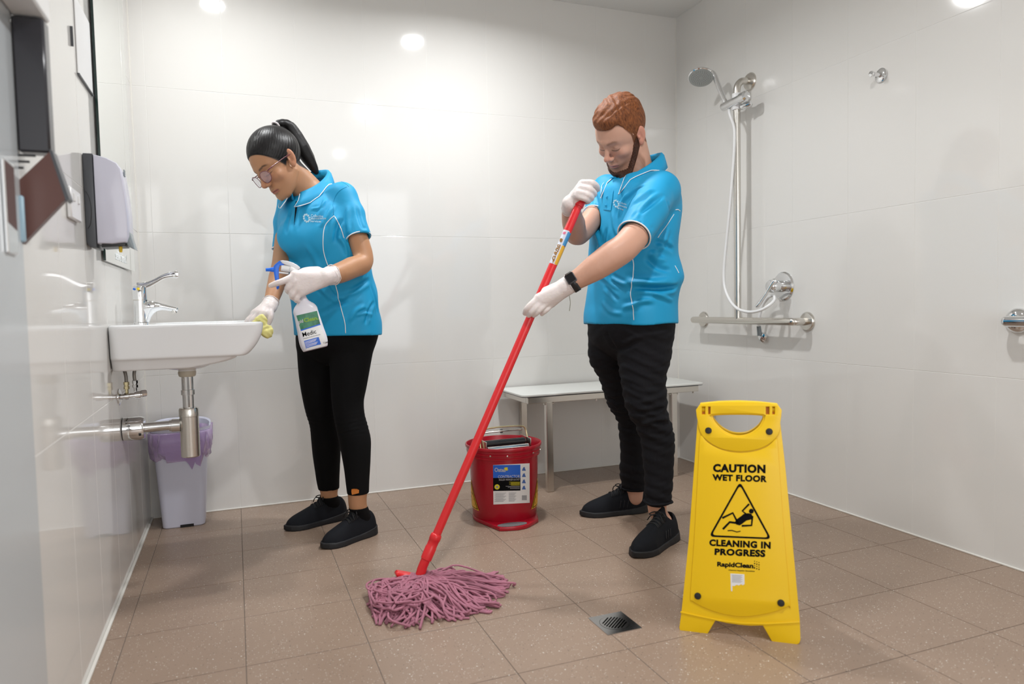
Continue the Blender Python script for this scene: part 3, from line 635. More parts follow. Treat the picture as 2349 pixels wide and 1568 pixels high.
# hose: from the handset down, a bight, up to the wall elbow
t = thing('shower_hose', 'white flexible shower hose hanging in a long loop beside the upright rail', 'hose')
hpx = [(1674, 262, .03), (1684, 292, .02), (1685, 330, .02), (1681, 395, .02), (1675, 470, .02), (1667, 550, .02), (1661, 615, .025), (1662, 655, .03), (1673, 686, .04), (1691, 707, .05), (1716, 715, .055), (1742, 712, .05), (1763, 701, .03), (1776, 688, .0), (1774, 678, -.01), (1763, 682, -.02), (1751, 698, -.03), (1743, 722, -.035), (1740, 745, -.038)]
hp = [hb - dv * .15] + [at(u, v, 0, RX - dx) for u, v, dx in hpx]
MB().tube(spline(hp, 10), .0068, 10).build('hose_tube', mat('white_hose', (.80, .80, .80), .25, bump=(800, .3, 'noise')), t, True)
t2 = thing('hose_outlet', 'small chrome hose elbow on the wall just below the lower rail', 'outlet', (W, -.692, .70))
MB().lathe([(.0, -.004), (.02, -.003), (.024, .006), (.024, .014), (.015, .022), (.0, .024)], (W - .006, -.692, .700), (-1, -.1, -.15), n=8).build('elbow', M['chrome'], t2, 'auto')
MB().cyl((W - .030, -.692, .707), (W - .036, -.692, .75), .011, .0095, 16).build('ferrule', M['mgrey'], t2, 'auto')
# mixer
t = thing('shower_mixer', 'chrome shower mixer with round plate and long down-swept lever', 'mixer', (W, -.82, .93))
MB().lathe([(0.064, 0), (.064, .003), (.058, .009), (.03, .012), (.027, .012)], (W, -.813, .930), (-1, 0, 0), n=44).build('wall_plate', M['chrome'], t, 'auto')
MB().lathe([(0.027, 0), (.027, .045), (.030, .047), (.030, .062), (.024, .072), (0, .076)], (W - .01, -.813, .930), (-1, 0, 0), n=32).build('knob', M['chrome'], t, 'auto')
MB().tube(spline([(W - .066, -.835, .955), (W - .082, -.828, .935), (W - .098, -.810, .895), (W - .115, -.790, .855), (W - .125, -.778, .838)], 6), [.019] * 3 + [.018, .0165, .015, .0135, .012, .011, .0105, .010, .010, .0105, .011, .0115, .012, .0125, .013, .013, .013, .013, .0125, .012, .0105, .008], 16, flat=.7).build('lever', M['chrome'], t, True)
# robe hook
t = thing('robe_hook', 'small chrome robe hook alone high on the right wall', 'hook', (W, -1.318, 1.70))
MB().lathe([(0.0265, 0), (.0265, .004), (.024, .006), (.009, .007), (.0075, .012), (.0075, .038), (.010, .041), (.0115, .046), (.010, .051), (0, .052)], (W, -1.322, 1.698), (-1, 0.05, 0.04), n=32).build('hook_body', M['chrome'], t, 'auto')
# second grab rail at the right edge
t = thing('wall_grab_rail', 'polished steel grab rail with domed flange cut off by the right frame edge', 'grab rail', (W, -1.83, .79))
MB().lathe([(0.040, 0), (.040, .003), (.037, .010), (.028, .018), (.016, .022)], (W, -1.835, .790), (-1, 0, 0), n=40).build('wall_flange', M['chrome'], t, 'auto')
MB().tube(spline([(W - .01, -1.835, .79), (W - .05, -1.835, .79), (W - .072, -1.85, .79), (W - .076, -1.88, .79), (W - .076, -2.2, .79), (W - .076, -2.45, .79), (W - .06, -2.48, .79), (W - .004, -2.49, .79)], 8), .0165, 22).build('bar', M['chrome'], t, True)
MB().lathe([(0.040, 0), (.040, .003), (.037, .010), (.028, .018), (.016, .022)], (W, -2.49, .790), (-1, 0, 0), n=40).build('wall_flange', M['chrome'], t, 'auto')

# ================================================================== floor drain
t = thing('floor_drain', 'square steel floor drain with round slotted grate between mop and yellow sign', 'drain', (1.295, -1.66, 0))
DM = MX((1.295, -1.661, 0.0), (1, 0, 0), (0, 1, 0), (0, 0, 1)); M['drain'] = mat('worn_drain_steel', (.55, .55, .55), .16, 1.0)
plate('frame', [[(-.052, -.056), (.052, -.056), (.052, .056), (-.052, .056)], circ(0, 0, .0415, 40)], -.004, .0022, DM, M['drain'], t)
sl_ = []
for k in range(8):
    y = -.027 + k * .0077; w_ = math.sqrt(max(.034 ** 2 - y * y, 1e-6)); sl_.append([(-w_, y - .002), (w_, y - .002), (w_, y + .002), (-w_, y + .002)])
Mr = np.array(Matrix.Rotation(math.radians(40), 4, 'Z')); plate('grate', [circ(0, 0, .0405, 40)] + sl_, -.004, .0026, DM @ Mr, M['drain'], t)
MB().lathe([(0.0, 0), (.05, 0)], (1.295, -1.661, .0006), n=24).build('well', M['darkwell'], t)

# ================================================================== prints and seams laid on finished skins
def quad_map(Q):
    a, b, c, d = [np.array(p, float) for p in Q]     # top left, top right, bottom right, bottom left in the photograph
    return lambda x, y: (1 - x) * (1 - y) * d + x * (1 - y) * c + x * y * b + (1 - x) * y * a
def patch(name, sf, Q, m, parent, nx=8, ny=6, off=.0006, hole=None, fnxy=None):
    g = quad_map(Q); V = []; F = []
    for j in range(ny + 1):
        for i in range(nx + 1):
            x, y = i / nx, j / ny
            if fnxy: x, y = fnxy(x, y)
            p = g(x, y); V.append(sf.hit(p[0], p[1], off, True))
    F = [(j * (nx + 1) + i, j * (nx + 1) + i + 1, (j + 1) * (nx + 1) + i + 1, (j + 1) * (nx + 1) + i) for j in range(ny) for i in range(nx)]
    return MB().add(V, F).build(name, m, parent, True)
def print_px(name, sf, s, Q, m, parent, off=.0010, bold=0.0, **kw):
    g = quad_map(Q)
    def warp(V):
        mx = V.max(0); mn = V.min(0); out = []
        for v in V:
            p = g((v[0] - mn[0]) / (mx[0] - mn[0]), (v[1] - mn[1]) / (mx[1] - mn[1])); out.append(sf.hit(p[0], p[1], off, True))
        return np.array(out)
    return text(name, s, None, m, parent, w=1, h=1, bold=bold, warp=warp, **kw)
def shape_px(name, sf, poly, m, parent, off=.0008, n=1):
    P2 = []
    for i in range(len(poly)):
        a, b = np.array(poly[i], float), np.array(poly[(i + 1) % len(poly)], float)
        P2 += [tuple(a + (b - a) * k / n) for k in range(n)]
    V = [sf.hit(u, v, off, True) for u, v in P2]
    tri = tessellate_polygon([[Vector((u, -v, 0)) for u, v in P2]]); F = []
    for t_ in tri:
        a, b, c = [P2[k] for k in t_]; ar = (b[0] - a[0]) * -(c[1] - a[1]) + (c[0] - a[0]) * (b[1] - a[1])
        F.append(tuple(t_) if ar > 0 else tuple(t_)[::-1])
    return MB().add(V, F).build(name, m, parent)
def piping(name, sf, px, m, parent, r=.0016, n=6):
    P_ = sf.path(px, n, r * .4)
    return MB().tube(P_, r, 6).build(name, m, parent, True) if len(P_) > 2 else None
def crease(me, lines, grid=None):                     # press folds into cloth along lines: (points, depth, width)
    V = verts(me); N = normals(me); dsp = np.zeros(len(V))
    for P_, amp, w in lines:
        if P_ is None or len(P_) < 2: continue
        P_ = np.array(P_); lo, hi = P_.min(0) - 3 * w, P_.max(0) + 3 * w; q = np.where(((V > lo) & (V < hi)).all(1))[0]
        if not len(q): continue
        best = np.full(len(q), 9.0); tt = np.zeros(len(q)); n = len(P_) - 1
        for i in range(n):
            a, b = P_[i], P_[i + 1]; ba = b - a; L2 = ba @ ba + 1e-12; t = np.clip(((V[q] - a) @ ba) / L2, 0, 1)
            d = np.linalg.norm(V[q] - a - t[:, None] * ba, axis=1); k = d < best; best[k] = d[k]; tt[k] = (i + t[k]) / n
        fade = np.clip(np.minimum(tt, 1 - tt) * 5, 0.0, 1)
        dsp[q] += amp * fade * (np.exp(-(best / w) ** 2) - .45 * np.exp(-((best - 1.7 * w) / w) ** 2))
    setv(me, V + N * dsp[:, None])
def paint(me, fn):
    V = verts(me); c = np.ones((len(V), 4), np.float32); c[:, :3] = fn(V)
    a = me.color_attributes.new('tint', 'FLOAT_COLOR', 'POINT'); a.data.foreach_set('color', c.ravel())
def tint_mat(name, rough=.5, sss=0.0, spec=.4, bump=None, sheen=0, aniso=0):
    m = mat(name, (1, 1, 1), rough, spec=spec, sss=sss, bump=bump, sheen=sheen); nt = m.node_tree
    a = nn(nt, 'ShaderNodeAttribute', attribute_name='tint'); nt.links.new(a.outputs['Color'], nt.nodes['Principled BSDF'].inputs['Base Color']); return m
def axis_grid(lo, hi, c, fine):
    out = [lo]; x = lo
    while x < hi:
        h = c
        for a, b, f in fine:
            if a - 1e-6 <= x < b: h = min(h, f)
            elif x < a: h = min(h, max(f, min(c, (a - x))))
        x += h; out.append(x)
    return np.array(out)
def sst(x, a, b): t = np.clip((x - a) / (b - a), 0, 1); return t * t * (3 - 2 * t)
def mixc(c, d, w): return c * (1 - w[:, None]) + np.array(d)[None] * w[:, None]

# ------------------------------------------------------------------ figure parts
def lv(v, ul, ur, y, q=.7, ang=0.0, ex=2.2, grow=0.0):
    c = ay((ul + ur) / 2, v, y); hw = (ur - ul) / 2 * mpp(y, (ul + ur) / 2, v) + grow
    d = ray((ul + ur) / 2, v); r = unit((d[1], -d[0], 0)); la = np.array((math.cos(ang), math.sin(ang))); fw = np.array((-la[1], la[0]))
    a = hw / math.sqrt((la @ r[:2]) ** 2 + q * q * (fw @ r[:2]) ** 2); return [c[2], c[0], c[1], a, a * q, ang, ex]
def grow(L, g): return [[r[0], r[1], r[2], r[3] + g, r[4] + g, r[5], r[6]] for r in L]
class Head:
    def __init__(s, O, R, sc): s.O = np.array(O, float); s.R = np.array(R, float); s.s = sc
    def w(s, x, y, z): return s.O + s.R @ (np.array((x, y, z), float) * s.s)
    def loc(s, V): return (np.asarray(V) - s.O) @ s.R / s.s
    def locg(s, X, Y, Z):
        x, y, z = X - s.O[0], Y - s.O[1], Z - s.O[2]; R = s.R; return [(R[0, i] * x + R[1, i] * y + R[2, i] * z) / s.s for i in range(3)]
    def ell(s, f, c, r, k=.01, mode='u', rot=None):
        f.ell(s.w(*c), np.array(r) * s.s, s.R if rot is None else s.R @ np.array(rot), k * s.s, mode)
    def cap(s, f, a, b, ra, rb=None, k=.01, mode='u'): f.cap(s.w(*a), s.w(*b), ra * s.s, (ra if rb is None else rb) * s.s, k * s.s, mode)
    def box(s, m=.20): return s.O - m * s.s, s.O + m * s.s
    def build(s, f, male):
        w_ = 1.04 if male else .93
        s.ell(f, (0, -.012, .045), (.076 * w_, .097, .088), .01)
        s.ell(f, (0, .032, .022), ((.069 if male else .0595), .062, .072), .02)
        s.ell(f, (0, .030, -.038), ((.066 if male else .056), .055, .055), .02)
        s.ell(f, (0, .042, -.066), (.046 * w_, .046, .040), .02)
        s.ell(f, (0, .077, -.098 if male else -.094), (.021 if male else .016, .017, .018), .02)
        for g in (-1, 1):
            s.cap(f, (g * (.056 if male else .050), -.002, -.045), (g * .024, .066, -.092), .017 if male else .013, .014, .02)
            s.ell(f, (g * .041 * w_, .064, -.020), (.021, .020, .018), .018)
            s.cap(f, (g * .010, .088, .0285), (g * .040, .070, .030), .009 if male else .006, .007, .014)
        s.cap(f, (0, .086, .022), (0, .106, -.020), .0075, .0085, .012)
        s.ell(f, (0, .1095, -.0265), (.0115, .0115, .0105), .008)
        for g in (-1, 1):
            s.ell(f, (g * .0125, .0985, -.0315), (.0075, .011, .0075), .005)
            s.ell(f, (g * .031, .0985, .007), (.0185, .014, .0135), .014, 's')
            s.ell(f, (g * .031, .0735, .0055), (.0150, .0135, .0125), .004)
            s.cap(f, (g * .0185, .0850, -.004), (g * .043, .0790, -.006), .0032, .0025, .006)
        for g in (-1, 1): s.ell(f, (g * .0065, .1055, -.0385), (.0036, .005, .0028), .002, 's')
        s.ell(f, (0, .080, -.056), (.027, .0145, .016), .010)
        up = [(-.0235, .0835, -.0625), (-.012, .0925, -.0590), (0, .0960, -.0600), (.012, .0925, -.0590), (.0235, .0835, -.0625)]
        lo = [(-.020, .0845, -.0660), (-.009, .0915, -.0690), (0, .0935, -.0700), (.009, .0915, -.0690), (.020, .0845, -.0660)]
        for L, r in ((up, .0040), (lo, .0048)): f.chain([s.w(*p) for p in L], [r * s.s * q for q in (.6, .9, 1, .9, .6)], .003)
        f.chain([s.w(x, y + .006, z) for x, y, z in ((-.0245, .0840, -.0640), (-.012, .0905, -.0640), (0, .0930, -.0645), (.012, .0905, -.0640), (.0245, .0840, -.0640))], [.0016] * 5, .002, mode='s')
        s.ell(f, (0, .097, -.079), (.016, .006, .004), .008, 's')
        for g in (-1, 1):
            rr = np.array(Euler((math.radians(14), math.radians(0), math.radians(g * 22))).to_matrix())
            s.ell(f, (g * .0765 * w_, -.010, .001), (.0065, .0170, .0315), .006, rot=rr); s.ell(f, (g * .082 * w_, -.004, .002), (.006, .0100, .0215), .004, 's', rot=rr)
            s.ell(f, (g * .0735 * w_, -.002, -.024), (.0055, .009, .011), .005, rot=rr); s.ell(f, (g * .0755 * w_, .003, -.002), (.004, .005, .006), .003)
            s.cap(f, (g * .0785 * w_, -.010, .016), (g * .0785 * w_, -.013, -.010), .0026, .0026, .004)
def face_tint(hd, base, lip, brow, cheek, male, zf=None, hc=None):
    def fn(V):
        q = hd.loc(V); x, y, z = np.abs(q[:, 0]), q[:, 1], q[:, 2]; c = np.tile(np.array(base, float), (len(V), 1))
        near = (np.abs(q) < (.11, .15, .17)).all(1)
        nz = .5 + .5 * np.sin(q[:, 0] * 61 + 2 * np.sin(q[:, 2] * 47)) * np.sin(q[:, 1] * 53 + q[:, 2] * 39)
        c = mixc(c, cheek, near * .32 * np.exp(-((x - .043) / .026) ** 2 - ((z + .027) / .026) ** 2 - ((y - .07) / .05) ** 2))
        c = mixc(c, cheek, near * .6 * np.exp(-(x / .016) ** 2 - ((z + .027) / .014) ** 2) * (y > .09))
        c = mixc(c, cheek, near * .6 * (x > .070) * (z > -.035) * (z < .035) * (y < .02) * (y > -.035))
        ml = near * (y > .078) * sst(.0245 - x, 0, .005) * np.exp(-((z + .0640 + .05 * x) / .0068) ** 4)
        c = mixc(c, lip, ml * .85)
        c = mixc(c, np.array(lip) * .25, near * (y > .078) * (x < .0245) * np.exp(-((z + .0638) / .0016) ** 2) * .75)
        zb = .0285 - ((x - .030) / .018) ** 2 * .004 + .002 * (x > .03)
        c = mixc(c, brow, near * (y > .05) * np.exp(-((z - zb) / (.0045 if male else .0034)) ** 4) * sst(x, .008, .016) * sst(.052 - x, 0, .012) * (.62 if male else .9) * (.7 + .3 * nz))
        ze = -.0045 + ((x - .031) / .015) ** 2 * .0035
        c = mixc(c, (.02, .012, .01), near * (y > .06) * np.exp(-((z - ze) / .0018) ** 2) * sst(x, .014, .018) * sst(.050 - x, 0, .006) * .9)
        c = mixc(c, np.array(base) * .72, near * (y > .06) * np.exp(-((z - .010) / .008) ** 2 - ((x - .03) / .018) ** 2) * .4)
        if zf is not None: c = mixc(c, hc, (np.abs(q) < (.11, .15, .17)).all(1) * sst(z - zf(x, y), -.007, .003) * ((np.abs(q[:, 0]) < .0745) | (y > .024)))
        if male:
            nz2 = .5 + .5 * np.sin(q[:, 0] * 900) * np.sin(q[:, 1] * 870 + 1) * np.sin(q[:, 2] * 910)
            bd = near * sst(-.060 - z + .5 * np.clip(x - .03, 0, .04) , -.004, .012) * (y > .0) * sst(z + .13, 0, .02)
            bd = np.maximum(bd, near * (y > .05) * np.exp(-((z + .048) / .006) ** 2) * sst(.030 - x, 0, .008) * (z > -.056) * .6); bd = bd * (1 - ml) * sst(y, .012, .030) * sst(z - np.interp(y, [-.03, 0, .03, .055, .07, .1], [-.04, -.062, -.090, -.110, -.122, -.128]), -.004, .006)
            c = mixc(c, (.16, .068, .035), bd * (.50 + .25 * nz2))
        return c
    return fn
def shoe(name, toe, heel, parent, wf=1.0, ht=.105, lab=None, three=False, yaw_open=None):
    toe = np.array((*toe[:2], 0.0)); heel = np.array((*heel[:2], 0.0)); L = np.linalg.norm(toe - heel); X = (toe - heel) / L; Y = np.array((-X[1], X[0], 0)); h = .0026
    lo = np.minimum(toe, heel) - .07; hi = np.maximum(toe, heel) + .07; lo[2] = -.004; hi[2] = ht + .035
    def local(Xg, Yg, Zg): x, y = Xg - heel[0], Yg - heel[1]; return (x * X[0] + y * X[1]) / L, x * Y[0] + y * Y[1], Zg
    ts = np.array([0, .1, .25, .4, .55, .72, .85, .95, 1.0]); wd_ = np.array([.030, .038, .040, .038, .041, .047, .043, .031, .018]) * wf
    hs = np.array([.90, 1.0, 1.03, .98, .84, .66, .55, .47, .36]) * ht
    def ends(t): return np.clip(1 - np.abs(2 * t - 1) ** 7, 0, 1) ** .5
    def up(Xg, Yg, Zg):
        t, y, z = local(Xg, Yg, Zg); w = np.interp(t, ts, wd_) * ends(t) + 1e-4; hh = np.interp(t, ts, hs) * ends(t) ** .6 + 1e-4
        taper = 1 - .10 * np.clip(z / ht, 0, 1)
        return ((np.abs(y / (w * taper)) ** 2.4 + np.abs(z / hh) ** 2.6) ** (1 / 2.5) - 1) * np.minimum(w, hh) * .8
    f = Field(lo, hi, h); f.op(up, lo, hi, .004); f.cut((0, 0, .012), (0, 0, -1))
    ank = heel + X * L * .24 + np.array((0, 0, ht + .004)); f.cap(ank + (0, 0, .012), ank + np.array((0, 0, .07)), .030 * wf, .055, .006, 's')
    if True: f.cap(ank + X * .036 + (0, 0, -.010), ank + X * .026 + (0, 0, .018), .018, .012, .012)      # tongue
    f.cap(ank - X * .004 + (0, 0, -.03), ank - X * .004 + (0, 0, .05), .0245 * wf, .0275 * wf, .003, 's')
    o = f.build(name, M['shoe'], parent)
    def so(Xg, Yg, Zg):
        t, y, z = local(Xg, Yg, Zg); w = (np.interp(t, ts, wd_) + .0005 + .002 * np.cos(z * 90)) * ends(np.clip((t + .01) / 1.025, 0, 1)) + 1e-4; top = .019 + .030 * np.clip(.4 - t, 0, 1) + .020 * np.clip(t - .85, 0, 1)
        bot = .10 * np.clip(t - .84, 0, 1) ** 1.5; return np.maximum(np.maximum(np.abs(y) - w, np.abs(t - .5) * L - .508 * L), np.maximum(z - top, bot - z)) - .0025
    f = Field(lo, hi, h); f.op(so, lo, hi, .003); f.cut((0, 0, .0), (0, 0, -1)); sl_ = f.build('sole', M['sole'], o, 3)
    sf = Surf(o.data); b = MB()
    for k, t in enumerate((.40, .45, .50, .55)):
        for g in (-1, 1):
            P_ = []
            for q in np.linspace(-1, 1, 7):
                p = heel + X * L * (t + .012 * g * q) + Y * q * .024 * wf; r = sf.t.ray_cast(Vector((p[0], p[1], .3)), Vector((0, 0, -1)))
                if r[0]: P_.append(np.array(r[0]) + (0, 0, .0015))
            if len(P_) > 3: b.tube(spline(P_, 3), .0021, 6)
    c = heel + X * L * .38 + (0, 0, np.interp(.38, ts, hs) + .004)
    for g in (-1, 1):
        b.tube(spline([c, c + Y * g * .014 + X * .008 + (0, 0, .010), c + Y * g * .032 + X * .018 + (0, 0, .002), c + Y * g * .020 + X * .012 + (0, 0, -.002), c], 5), .0022, 6)
        b.tube(spline([c, c + Y * g * .018 + X * .026 + (0, 0, .002), c + Y * g * .034 + X * .030 + (0, 0, -.018)], 5), .0020, 6)
    b.build('laces', M['lace'], o, True)
    if three:
        for k in range(3):
            t = .36 + .055 * k; P_ = []
            for z in (.030, .045, .06):
                p = heel + X * L * (t - (z - .03) * .9); g = three; r = sf.t.ray_cast(Vector(p + Y * g * .12 + (0, 0, z)), Vector(-Y * g))
                if r[0]: P_.append(np.array(r[0]) + Y * g * .0004)
            if len(P_) > 2: MB().tube(spline(P_, 3), .0034, 8, flat=.3, up=X).build('side_stripe', M['stripe'], o, True)
    return o
M['shoe'] = mat('black_knit_shoe', (.0065, .0075, .0105), .8, spec=.2, bump=(700, .35, 'noise')); M['sole'] = mat('black_rubber_sole', (.014, .014, .0155), .55, spec=.3)
M['lace'] = mat('black_lace', (.006, .006, .007), .7); M['stripe'] = mat('charcoal_stripe', (.010, .010, .012), .4)
M['glove'] = mat('thin_white_latex', (.74, .665, .645), .42, var=(22, .10), bump=(120, .5, 'noise'), sss=.15)
M['skin'] = tint_mat('skin', .48, .12, .35, bump=(260, .10, 'noise')); M['leggings'] = mat('black_stretch_cotton', (.0030, .0030, .0034), .85, spec=.15, bump=(900, .2, 'noise'))
M['jeans'] = mat('black_denim', (.0062, .0062, .0085), .8, spec=.2, bump=(260, .3, 'noise', (1, 1, .4)), var=(9, .35)); M['sock'] = mat('black_rib_sock', (.004, .004, .0045), .85, spec=.15, bump=(300, .4, 'wave'))
def hair_mat(name, c0, c1, rough, scl=(1, 1, 1), bs=.5):          # colour and relief follow the strands through the 'flow' attribute
    m = mat(name, c0, rough, spec=.3); nt = m.node_tree; bs_ = nt.nodes['Principled BSDF']; a = nn(nt, 'ShaderNodeAttribute', attribute_name='flow'); mp = nn(nt, 'ShaderNodeMapping'); mp.inputs['Scale'].default_value = scl
    nt.links.new(a.outputs['Vector'], mp.inputs[0]); n = nn(nt, 'ShaderNodeTexNoise', Scale=1.0, Detail=4.0, Roughness=.65); nt.links.new(mp.outputs[0], n.inputs['Vector'])
    cr = nn(nt, 'ShaderNodeValToRGB'); cr.color_ramp.elements[0].position = .35; cr.color_ramp.elements[1].position = .68; cr.color_ramp.elements[0].color = (*c0, 1); cr.color_ramp.elements[1].color = (*c1, 1)
    nt.links.new(n.outputs['Fac'], cr.inputs[0]); nt.links.new(cr.outputs[0], bs_.inputs['Base Color']); bp = nn(nt, 'ShaderNodeBump', Strength=bs, Distance=.0015); nt.links.new(n.outputs['Fac'], bp.inputs['Height']); nt.links.new(bp.outputs[0], bs_.inputs['Normal']); return m
def flow(me, V3):
    a = me.attributes.new('flow', 'FLOAT_VECTOR', 'POINT'); a.data.foreach_set('vector', np.asarray(V3, np.float32).ravel())
def polo_collar(nb, F, parent, r0, hb, hf, drop, opening, tip, rx=1.0, sf=None):
    """turned-down collar round a neck base nb, forward direction F; opening = half angle at the throat"""
    F = unit((F[0], F[1], 0)); Lt = np.array((F[1], -F[0], 0)); n = 40; rows = []
    for i in range(n + 1):
        a = math.pi + (2 * math.pi - 2 * opening) * (i / n - .5); front = (math.cos(a) + 1) / 2    # a = 0 front
        rad = r0 * (1 + .12 * front); d = F * math.cos(a) + Lt * math.sin(a) * rx; zt = hb + (hf - hb) * front ** 1.3; e = abs(2 * i / n - 1); dr = drop[0] + (drop[1] - drop[0]) * e ** 3
        base = np.array(nb) + d * rad + F * .022 * front ** 2
        s_in = [base + (0, 0, zt - .030) - d * .004, base + (0, 0, zt - .012) - d * .001, base + (0, 0, zt) + d * .002, base + d * .009 + (0, 0, zt + .0015), base + d * .016 + (0, 0, zt - .006), base + d * (.020 + .012 * front) + (0, 0, zt - dr * .5)]
        k = F * tip * e ** 6; s_in.append(base + d * (.026 + .016 * front) + k + (0, 0, zt - dr))
        if sf is not None:
            for j, gap in ((0, .001), (1, .002), (2, .003), (3, .0045), (4, .005), (5, .0045), (6, .0035)):
                r = sf.t.ray_cast(Vector((s_in[j][0], s_in[j][1], nb[2] + .3)), Vector((0, 0, -1)))
                if r[0] is not None and r[0][2] + gap > s_in[j][2]: s_in[j] = np.array((s_in[j][0], s_in[j][1], r[0][2] + gap))
        rows.append(s_in)
    m_ = len(rows[0]); V = [p for r in rows for p in r]; Fc = [(i * m_ + k, i * m_ + k + 1, (i + 1) * m_ + k + 1, (i + 1) * m_ + k) for i in range(n) for k in range(m_ - 1)]
    o = MB().add(V, Fc).build('collar', M['cyan'], parent, True); md = o.modifiers.new('s', 'SOLIDIFY'); md.thickness = .0022; md.offset = 0
    edge = [rows[0][k] for k in (4, 5)] + [r[-1] for r in rows] + [rows[-1][k] for k in (5, 4)]
    MB().tube(edge, .0017, 6).build('collar_piping', M['white'], o, True); return o, rows
def wrist_sleeve(f, c, ax, r0, r1, L):               # loose wrist of the glove, flat at its open end
    fcyl(f, np.array(c) - ax * .012, np.array(c) + ax * L, r0, r1, .008)
    a = np.array(c); f.bump(lambda X, Y, Z: (lambda s: .0016 * np.exp(-((s - L * .55) / (L * .5)) ** 2) * np.sin(430 * s + 5 * np.sin(X * 90 + Z * 70)) * np.sin(X * 150 + Y * 170 + Z * 120))((X - a[0]) * ax[0] + (Y - a[1]) * ax[1] + (Z - a[2]) * ax[2]))
def cuff_rim(c, ax, r, parent, seed=0):
    R = frame(ax, (0, .3, 1)); g = np.random.default_rng(seed).uniform(0, 6, 3)
    P_ = [np.array(c) + R @ np.array(((r + .0012 * math.sin(5 * a + g[0])) * math.cos(a), (r + .0012 * math.sin(7 * a + g[1])) * math.sin(a), .0015 * math.sin(4 * a + g[2]))) for a in np.linspace(0, 2 * math.pi, 48, endpoint=False)]
    return MB().tube(P_, .0016, 6, closed=True).build('cuff_rim', M['glove'], parent, True)
def hand(f, C, grow_=0.0, k=.005):
    """C: wrist, palm nodes, fingers as chains of points with radii"""
    for a, b, ra, rb, fl, n in C['palm']: f.cap(a, b, ra + grow_, rb + grow_, .010, fl=fl, n=unit(n) if n is not None else None)
    for pts, rad in C['fingers']: f.chain([np.array(p) for p in pts], [r + grow_ for r in rad], k)

def fcyl(f, a, b, ra, rb, k=.01, cuta=False):        # tapered tube with a flat end at b
    a = np.array(a, float); b = np.array(b, float); ba = b - a; L = np.linalg.norm(ba); n = ba / L; m = max(ra, rb) * 1.2
    def fn(X, Y, Z):
        x, y, z = X - a[0], Y - a[1], Z - a[2]; s_ = x * n[0] + y * n[1] + z * n[2]; t = np.clip(s_ / L, 0, 1.5)
        d = np.sqrt((x - t * ba[0]) ** 2 + (y - t * ba[1]) ** 2 + (z - t * ba[2]) ** 2) - (ra + (rb - ra) * np.minimum(t, 1)); return np.maximum(d, s_ - L)
    return f.op(fn, np.minimum(a, b) - m, np.maximum(a, b) + m, k)
def A(*t): return np.array([ay(u, v, y) for u, v, y in t])
def sleeve_ring(sf, c, ax, r, m, parent, pr=.0021):
    R = frame(ax, (.1, .2, 1)); P_ = [np.array(c) + R @ np.array((r * math.cos(a), r * math.sin(a), -.0015)) for a in np.linspace(0, 2 * math.pi, 40, endpoint=False)]
    return MB().tube(P_, pr, 6, closed=True).build('sleeve_piping', m, parent, True)
def wrap(fr):                                        # gentle cloth ripple added to a field
    a, b, c, amp = fr
    return lambda X, Y, Z: amp * np.sin(a * X + 3 * np.sin(b * Z + 1.3)) * np.sin(c * Z + 2.2 * np.sin(a * Y * .7)) * np.ones_like(X + Y + Z)
def leg_rows(rows, ys): return [lv(v, ul, ur, np.interp(v, [rows[0][0], rows[-1][0]], ys), 1.0, 0.0, 2.05) for v, ul, ur in rows]

# ================================================================== the woman at the basin
t = thing('person', 'dark-haired woman in glasses, cyan polo and black leggings wiping the basin', 'person', (.73, -.5, 0))
AW = math.radians(-42); FW = np.array((-.669, -.743, 0))
Rw = np.stack([unit((-.416, .90, -.154)), unit((-.68, -.417, -.605)), (0, 0, 0)], 1); Rw[:, 1] = unit(Rw[:, 1] - Rw[:, 0] * (Rw[:, 0] @ Rw[:, 1])); Rw[:, 2] = np.cross(Rw[:, 0], Rw[:, 1])
def zlW(x, y): return np.interp(y, [-.13, -.10, -.06, -.035, -.02, -.005, .012, .020, .040, .060, .075, .090, .12], [-.085, -.080, -.075, -.040, .020, .022, -.004, -.010, .022, .052, .076, .095, .12]).astype(np.float32) - .004 * np.clip((x - .05) / .02, 0, 1)
def zlM(x, y): return np.interp(y, [-.13, -.10, -.065, -.040, -.024, -.010, .0, .012, .022, .034, .050, .064, .078, .12], [-.070, -.068, -.064, -.045, .008, .020, .008, -.030, -.030, .030, .058, .068, .074, .082]).astype(np.float32) + (.018 * np.exp(-((x - .052) / .014) ** 2) * sst(y, .030, .050)).astype(np.float32)
SW = 1.0; ear = ay(668, 360, -.59); HW = Head(ear - Rw @ (np.array((-.0735, -.010, 0)) * SW), Rw, SW)
tor = [(768, 677, 869, -.52), (740, 677, 869, -.52), (700, 672, 862, -.52), (660, 664, 856, -.52), (620, 655, 847, -.53), (580, 651, 838, -.54), (540, 642, 826, -.545), (500, 642, 815, -.54), (468, 655, 798, -.53), (450, 675, 780, -.52)]
T_ = [lv(v, a, b, y, .64, AW) for v, a, b, y in tor]
shL = [ay(786, 450, -.60), ay(807, 494, -.64), ay(823, 546, -.68)]; shR = [ay(664, 462, -.42), ay(654, 512, -.43), ay(650, 573, -.45)]
nbW = ay(713, 428, -.50)
armL = (A((786, 452, -.60), (812, 520, -.66), (834, 596, -.70), (806, 614, -.745), (776, 627, -.80), (750, 634, -.84)), [.036, .037, .0365, .0385, .0355, .0265])
armR = (A((664, 464, -.42), (655, 530, -.44), (646, 600, -.52), (638, 636, -.58), (629, 668, -.635), (619, 699, -.68)), [.038, .037, .034, .0335, .029, .0225])
up3 = (0, -1, 0)
